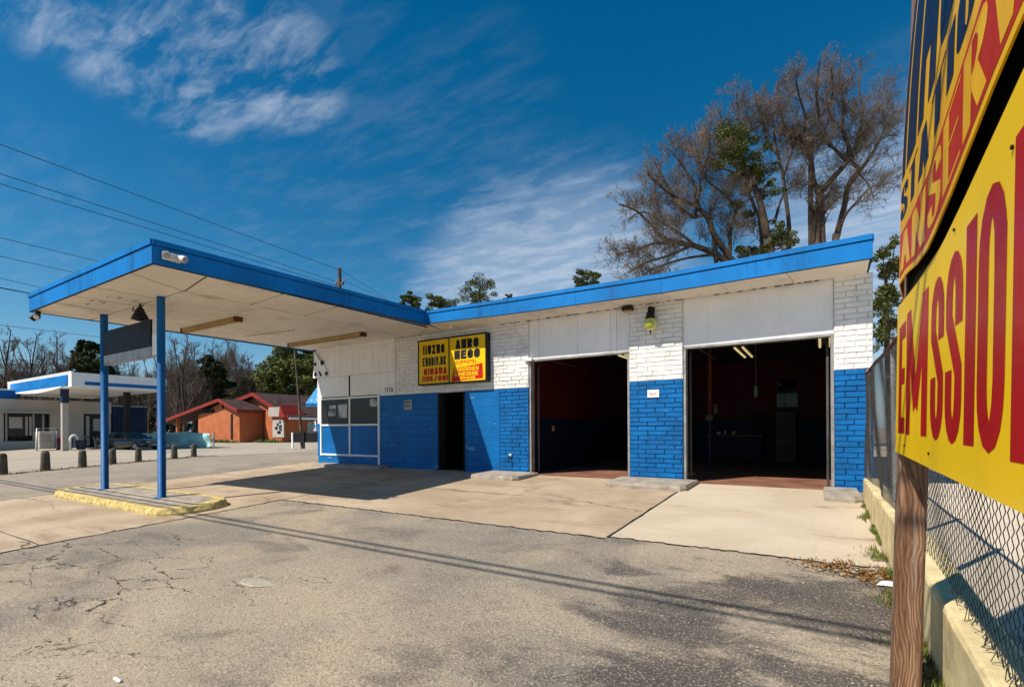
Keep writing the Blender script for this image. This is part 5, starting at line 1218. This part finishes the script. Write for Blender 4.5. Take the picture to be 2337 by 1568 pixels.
BT_=[(12,752,60,'tall bare tree at the left photo edge above the blue roof box'),(45,790,72,'thin bare tree close to the left photo edge'),(72,762,62,'many-branched bare tree above the left end of the far canopy'),(130,766,66,'slim straight bare tree above the far canopy corner'),(300,815,82,'bare tree showing below the hanging sign box'),(340,820,80,'bare tree left of the near blue post'),
 (418,765,64,'tall bare tree just right of the near blue canopy post'),(392,800,76,'bare tree behind the near blue post'),(470,790,74,'bare tree left of the dark evergreen'),(508,778,72,'pale bare tree between the two evergreens'),(540,800,78,'bare tree before the broad evergreen'),(565,815,84,'bare tree at the left flank of the broad evergreen'),(445,835,80,'smaller bare tree over the orange house carport'),(235,812,84,'bare tree left of the far blue post'),(175,822,88,'distant bare tree above the far canopy'),(100,830,90,'distant bare tree above the blue canopy front'),(-30,770,64,'bare tree cut off by the left photo edge'),(25,790,80,'bare tree behind the tall one at the left photo edge'),(95,785,76,'bare tree above the light blue canopy band'),(150,800,78,'bare tree above the white right end of the far canopy'),(270,800,74,'bare tree seen through the gap under the hanging sign'),(360,795,66,'bare tree directly behind the near blue post'),(405,780,70,'bare tree close right of the near blue post'),(440,788,68,'forked bare tree above the carport roof'),(488,782,82,'tall pale bare tree behind the narrow dark evergreen'),(525,790,80,'bare tree just left of the broad green evergreen'),(550,812,86,'far bare tree above the first orange gable')]
for i,(px,py,d,lab) in enumerate(BT_):
    c=dep(px,py,d); k=i%4; sc=c.z/14
    if k not in used: used.add(k); o=protos[k]; o.location=(c.x,c.y,0); o.rotation_euler=(0,0,U(0,6)); o.scale=(sc,)*3; o['label']=lab
    else: copy_thing(protos[k],(c.x,c.y,0),U(0,6),lab,sc)
def far_evergreen(lab,pts,d,mat,n=60,s=.28,trunkpx=None):
    Lf=MB();T=MB(); cs=[]
    for (px,py,rp) in pts:
        c=dep(px,py,d+U(-2,2)); rm=rp/F_*d; cs.append(c)
        for k in range(20):
            v=Vector((random.gauss(0,1),random.gauss(0,1),random.gauss(0,1))).normalized()*rm*U(.35,1.); clump(Lf,c+v,rm*U(.25,.45),int(n*2.2),s*.72,(1.1,1.1,.65))
    b=cs[0]; T.tube([(b.x,b.y,-.1),(b.x,b.y,b.z)],[.35,.15],8)
    for c in cs[1:]: T.tube([(b.x,b.y,c.z*.6),c],[.12,.04],5,0,False)
    t=thing('evergreen_tree',lab,'tree',(b.x,b.y,0),'evergreens behind the far lots'); T.build('trunk','bark',t); Lf.build('crown',mat,t)
far_evergreen('broad bright green evergreen rising behind the orange house',[(560,895,26),(580,880,28),(735,880,30),(720,825,26),(660,805,22),(640,860,48),(600,880,36),(575,905,30),(690,850,45),(715,890,42),(668,830,40),(625,855,40),(590,905,34),(630,895,40),(700,880,42),(725,920,36),(655,945,40),(600,950,36),(650,900,45),(610,930,35),(560,935,22),(680,930,45),(640,820,30),(700,812,30),(725,840,30)],76,'broadgreen',80,.26)
far_evergreen('narrow dark evergreen behind the near blue canopy post',[(482,832,20),(495,850,22),(470,850,16),(515,875,20),(485,880,18),(500,905,22),(525,925,22)],70,'pinedark',42,.28)
far_evergreen('dark layered evergreen seen left of the far blue canopy post',[(190,792,16),(215,800,18),(175,815,14),(200,830,28),(228,835,20),(178,845,20),(240,850,25),(205,858,30)],72,'pinedark',42,.28)
def thicket(lab,x0,x1,ylo,yhi,d,mat,num,seed,mode='leaf'):
    random.seed(seed); mb=MB()
    for k in range(num):
        t=R(); px=x0+(x1-x0)*t; prof=.55+.45*noise.noise((px*.02,seed,0))+.15*noise.noise((px*.08,seed,3)); top=ylo+(yhi-ylo)*prof
        py=U(top,ylo) if R()<.8 else U(top-6,top+8); c=dep(px,py,d+U(-5,5))
        if mode=='leaf': clump(mb,c,U(.5,1.1),16,.27)
        else:
            for q in range(5): twig(mb,c,rdir(Vector((0,0,1)),U(.1,.8)),U(1.2,2.6),.028,3,2,.2)
    return mb
mb=thicket('',-60,420,985,862,86,'',1300,5); mb.build('woodland','pinedark',None,kind='stuff',label='dark olive undergrowth of the wood behind the far station',category='wood')
mb=thicket('',300,760,985,850,90,'',900,6); mb.build('woodland','pinedark',None,kind='stuff',label='dark undergrowth of the wood behind the orange house',category='wood')
mb=thicket('',-60,600,960,815,84,'',3600,8,'twig'); mb.build('brushwood','twigfar',None,kind='stuff',label='brown leafless brushwood filling the wood edge',category='wood')
mb=thicket('',380,600,960,790,78,'',1300,9,'twig'); mb.build('brushwood','twigfar',None,kind='stuff',label='grey-brown leafless brush behind the orange house gable',category='wood')
random.seed(77); mb=MB()
for k in range(420):
    q=Vector((U(-53,-46),0,0)); q.y=(25.6 if q.x<-49 else 25.4)+U(-.4,.2); blade(mb,q,U(.1,.35),.05)
for k in range(300): q=Vector((U(-46,xr2),27.4+U(-.5,.5),0)); blade(mb,q,U(.1,.4),.05)
mb.build('verge_grass','grass',None,kind='stuff',label='grass tufts at the foot of the orange house wall',category='grass')

# =====================================================================  SKY, SUN, CAMERA
w=bpy.data.worlds.new('World'); bpy.context.scene.world=w; w.use_nodes=True; nt=w.node_tree; bg=nt.nodes['Background']
SUN=Vector((-.3908,-.7453,1.)).normalized()
sky=nt.nodes.new('ShaderNodeTexSky'); sky.sky_type='NISHITA'; sky.sun_disc=False; sky.sun_elevation=math.asin(SUN.z); sky.sun_rotation=math.atan2(SUN.x,SUN.y); sky.altitude=300; sky.air_density=1.; sky.dust_density=.35; sky.ozone_density=3.
hsv=nd(nt,'ShaderNodeHueSaturation',{'Hue':.489,'Saturation':1.42,'Value':1.52,'Color':sky.outputs[0]})
gen=nd(nt,'ShaderNodeTexCoord').outputs['Generated']
xyz=nd(nt,'ShaderNodeSeparateXYZ',{0:gen}); zz=mth(nt,'MAXIMUM',xyz.outputs[2],.04)
pl_=nd(nt,'ShaderNodeCombineXYZ',{0:mth(nt,'DIVIDE',xyz.outputs[0],zz),1:mth(nt,'DIVIDE',xyz.outputs[1],zz)}).outputs[0]
def skyblob(px,py,rad,soft):
    d=ray(px,py).normalized()
    dt=nd(nt,'ShaderNodeVectorMath',{0:gen,1:tuple(d)},operation='DOT_PRODUCT').outputs['Value']
    return sstep(nt,dt,math.cos(math.radians(rad+soft)),math.cos(math.radians(max(.5,rad-soft))))
def cl(rot,sc,loc,a,b,scale):
    v=mapp(nt,pl_,sc,loc,(0,0,rot)); wv=nd(nt,'ShaderNodeTexNoise',{'Vector':v,'Scale':scale*1.1,'Detail':3}).outputs[1]
    v=nd(nt,'ShaderNodeVectorMath',{0:v,1:nd(nt,'ShaderNodeVectorMath',{0:wv,1:(.22,.22,0)},operation='MULTIPLY').outputs[0]},operation='ADD').outputs[0]
    return sstep(nt,noi(nt,v,scale,9,.62),a,b)
def addb(*bs):
    o=bs[0]
    for b in bs[1:]: o=mth(nt,'MAXIMUM',o,b)
    return o
wisp=cl(.62,(1.,3.0,1),(0,0,0),.40,.76,3.1); puff=cl(.35,(1.,1.9,1),(4,2,0),.40,.72,2.9)
m1=addb(skyblob(130,-20,2,4),skyblob(250,60,2,4),skyblob(370,130,2,4),skyblob(440,190,2,4),skyblob(540,130,2,5),skyblob(650,170,1.5,5))
m2=addb(skyblob(760,300,9,9),skyblob(900,330,7,8),skyblob(680,450,5,7),skyblob(60,490,4,5),skyblob(1080,260,4,6))
m3=addb(skyblob(1250,610,7,8),skyblob(1340,540,4,7),skyblob(1030,600,3,5),skyblob(2010,500,7,8),skyblob(1120,540,3,6))
m4=addb(skyblob(1330,680,6,9),skyblob(1150,690,4,8),skyblob(2010,600,6,8))
cv=addb(mth(nt,'MULTIPLY',mth(nt,'MULTIPLY',wisp,m1),.62),mth(nt,'MULTIPLY',mth(nt,'MULTIPLY',wisp,m2),.085),mth(nt,'MULTIPLY',mth(nt,'MULTIPLY',puff,m3),.27))
low=mth(nt,'MULTIPLY',m4,mth(nt,'ADD',mth(nt,'MULTIPLY',puff,.28),.44))
cv=mth(nt,'SUBTRACT',1.,mth(nt,'MULTIPLY',mth(nt,'SUBTRACT',1.,cv),mth(nt,'SUBTRACT',1.,low)))
hz=mth(nt,'POWER',mth(nt,'SUBTRACT',1.,mth(nt,'MAXIMUM',xyz.outputs[2],0.)),13.)
c=mixc(nt,mth(nt,'MULTIPLY',hz,.85),hsv.outputs[0],(4.6,6.8,9.6))
c=mixc(nt,cv,c,(8.6,9.9,11.8))
nt.links.new(c,bg.inputs[0]); bg.inputs[1].default_value=.055
sun=bpy.data.lights.new('sun','SUN'); sun.energy=5.; sun.angle=math.radians(.53); sun.color=(1.,.93,.82)
so2=bpy.data.objects.new('sun',sun); C.objects.link(so2); so2.rotation_euler=(-SUN).to_track_quat('-Z','Y').to_euler(); so2.location=(-10,-20,30)
cam=bpy.data.cameras.new('camera'); co_=bpy.data.objects.new('camera',cam); C.objects.link(co_); bpy.context.scene.camera=co_
cam.sensor_width=36; cam.lens=F_/2337*36; cam.shift_x=0.; cam.shift_y=(Y0-784)/2337; cam.clip_start=.02; cam.clip_end=3000
fwd=Vector((-math.sin(AN),math.cos(AN),0)); right=Vector((math.cos(AN),math.sin(AN),0)); upv=Vector((0,0,1))
rx=right*math.cos(RO)+upv*math.sin(-RO)*-1; 
rx=right*math.cos(RO)-upv*math.sin(RO); ry=upv*math.cos(RO)+right*math.sin(RO)
co_.matrix_world=Matrix((( rx.x,ry.x,-fwd.x,0),(rx.y,ry.y,-fwd.y,0),(rx.z,ry.z,-fwd.z,S),(0,0,0,1)))
sc=bpy.context.scene; sc.view_settings.view_transform='Standard'; sc.view_settings.look='None'; sc.view_settings.exposure=.3; sc.view_settings.gamma=1.
sc.cycles.max_bounces=6 if hasattr(sc,'cycles') else 6
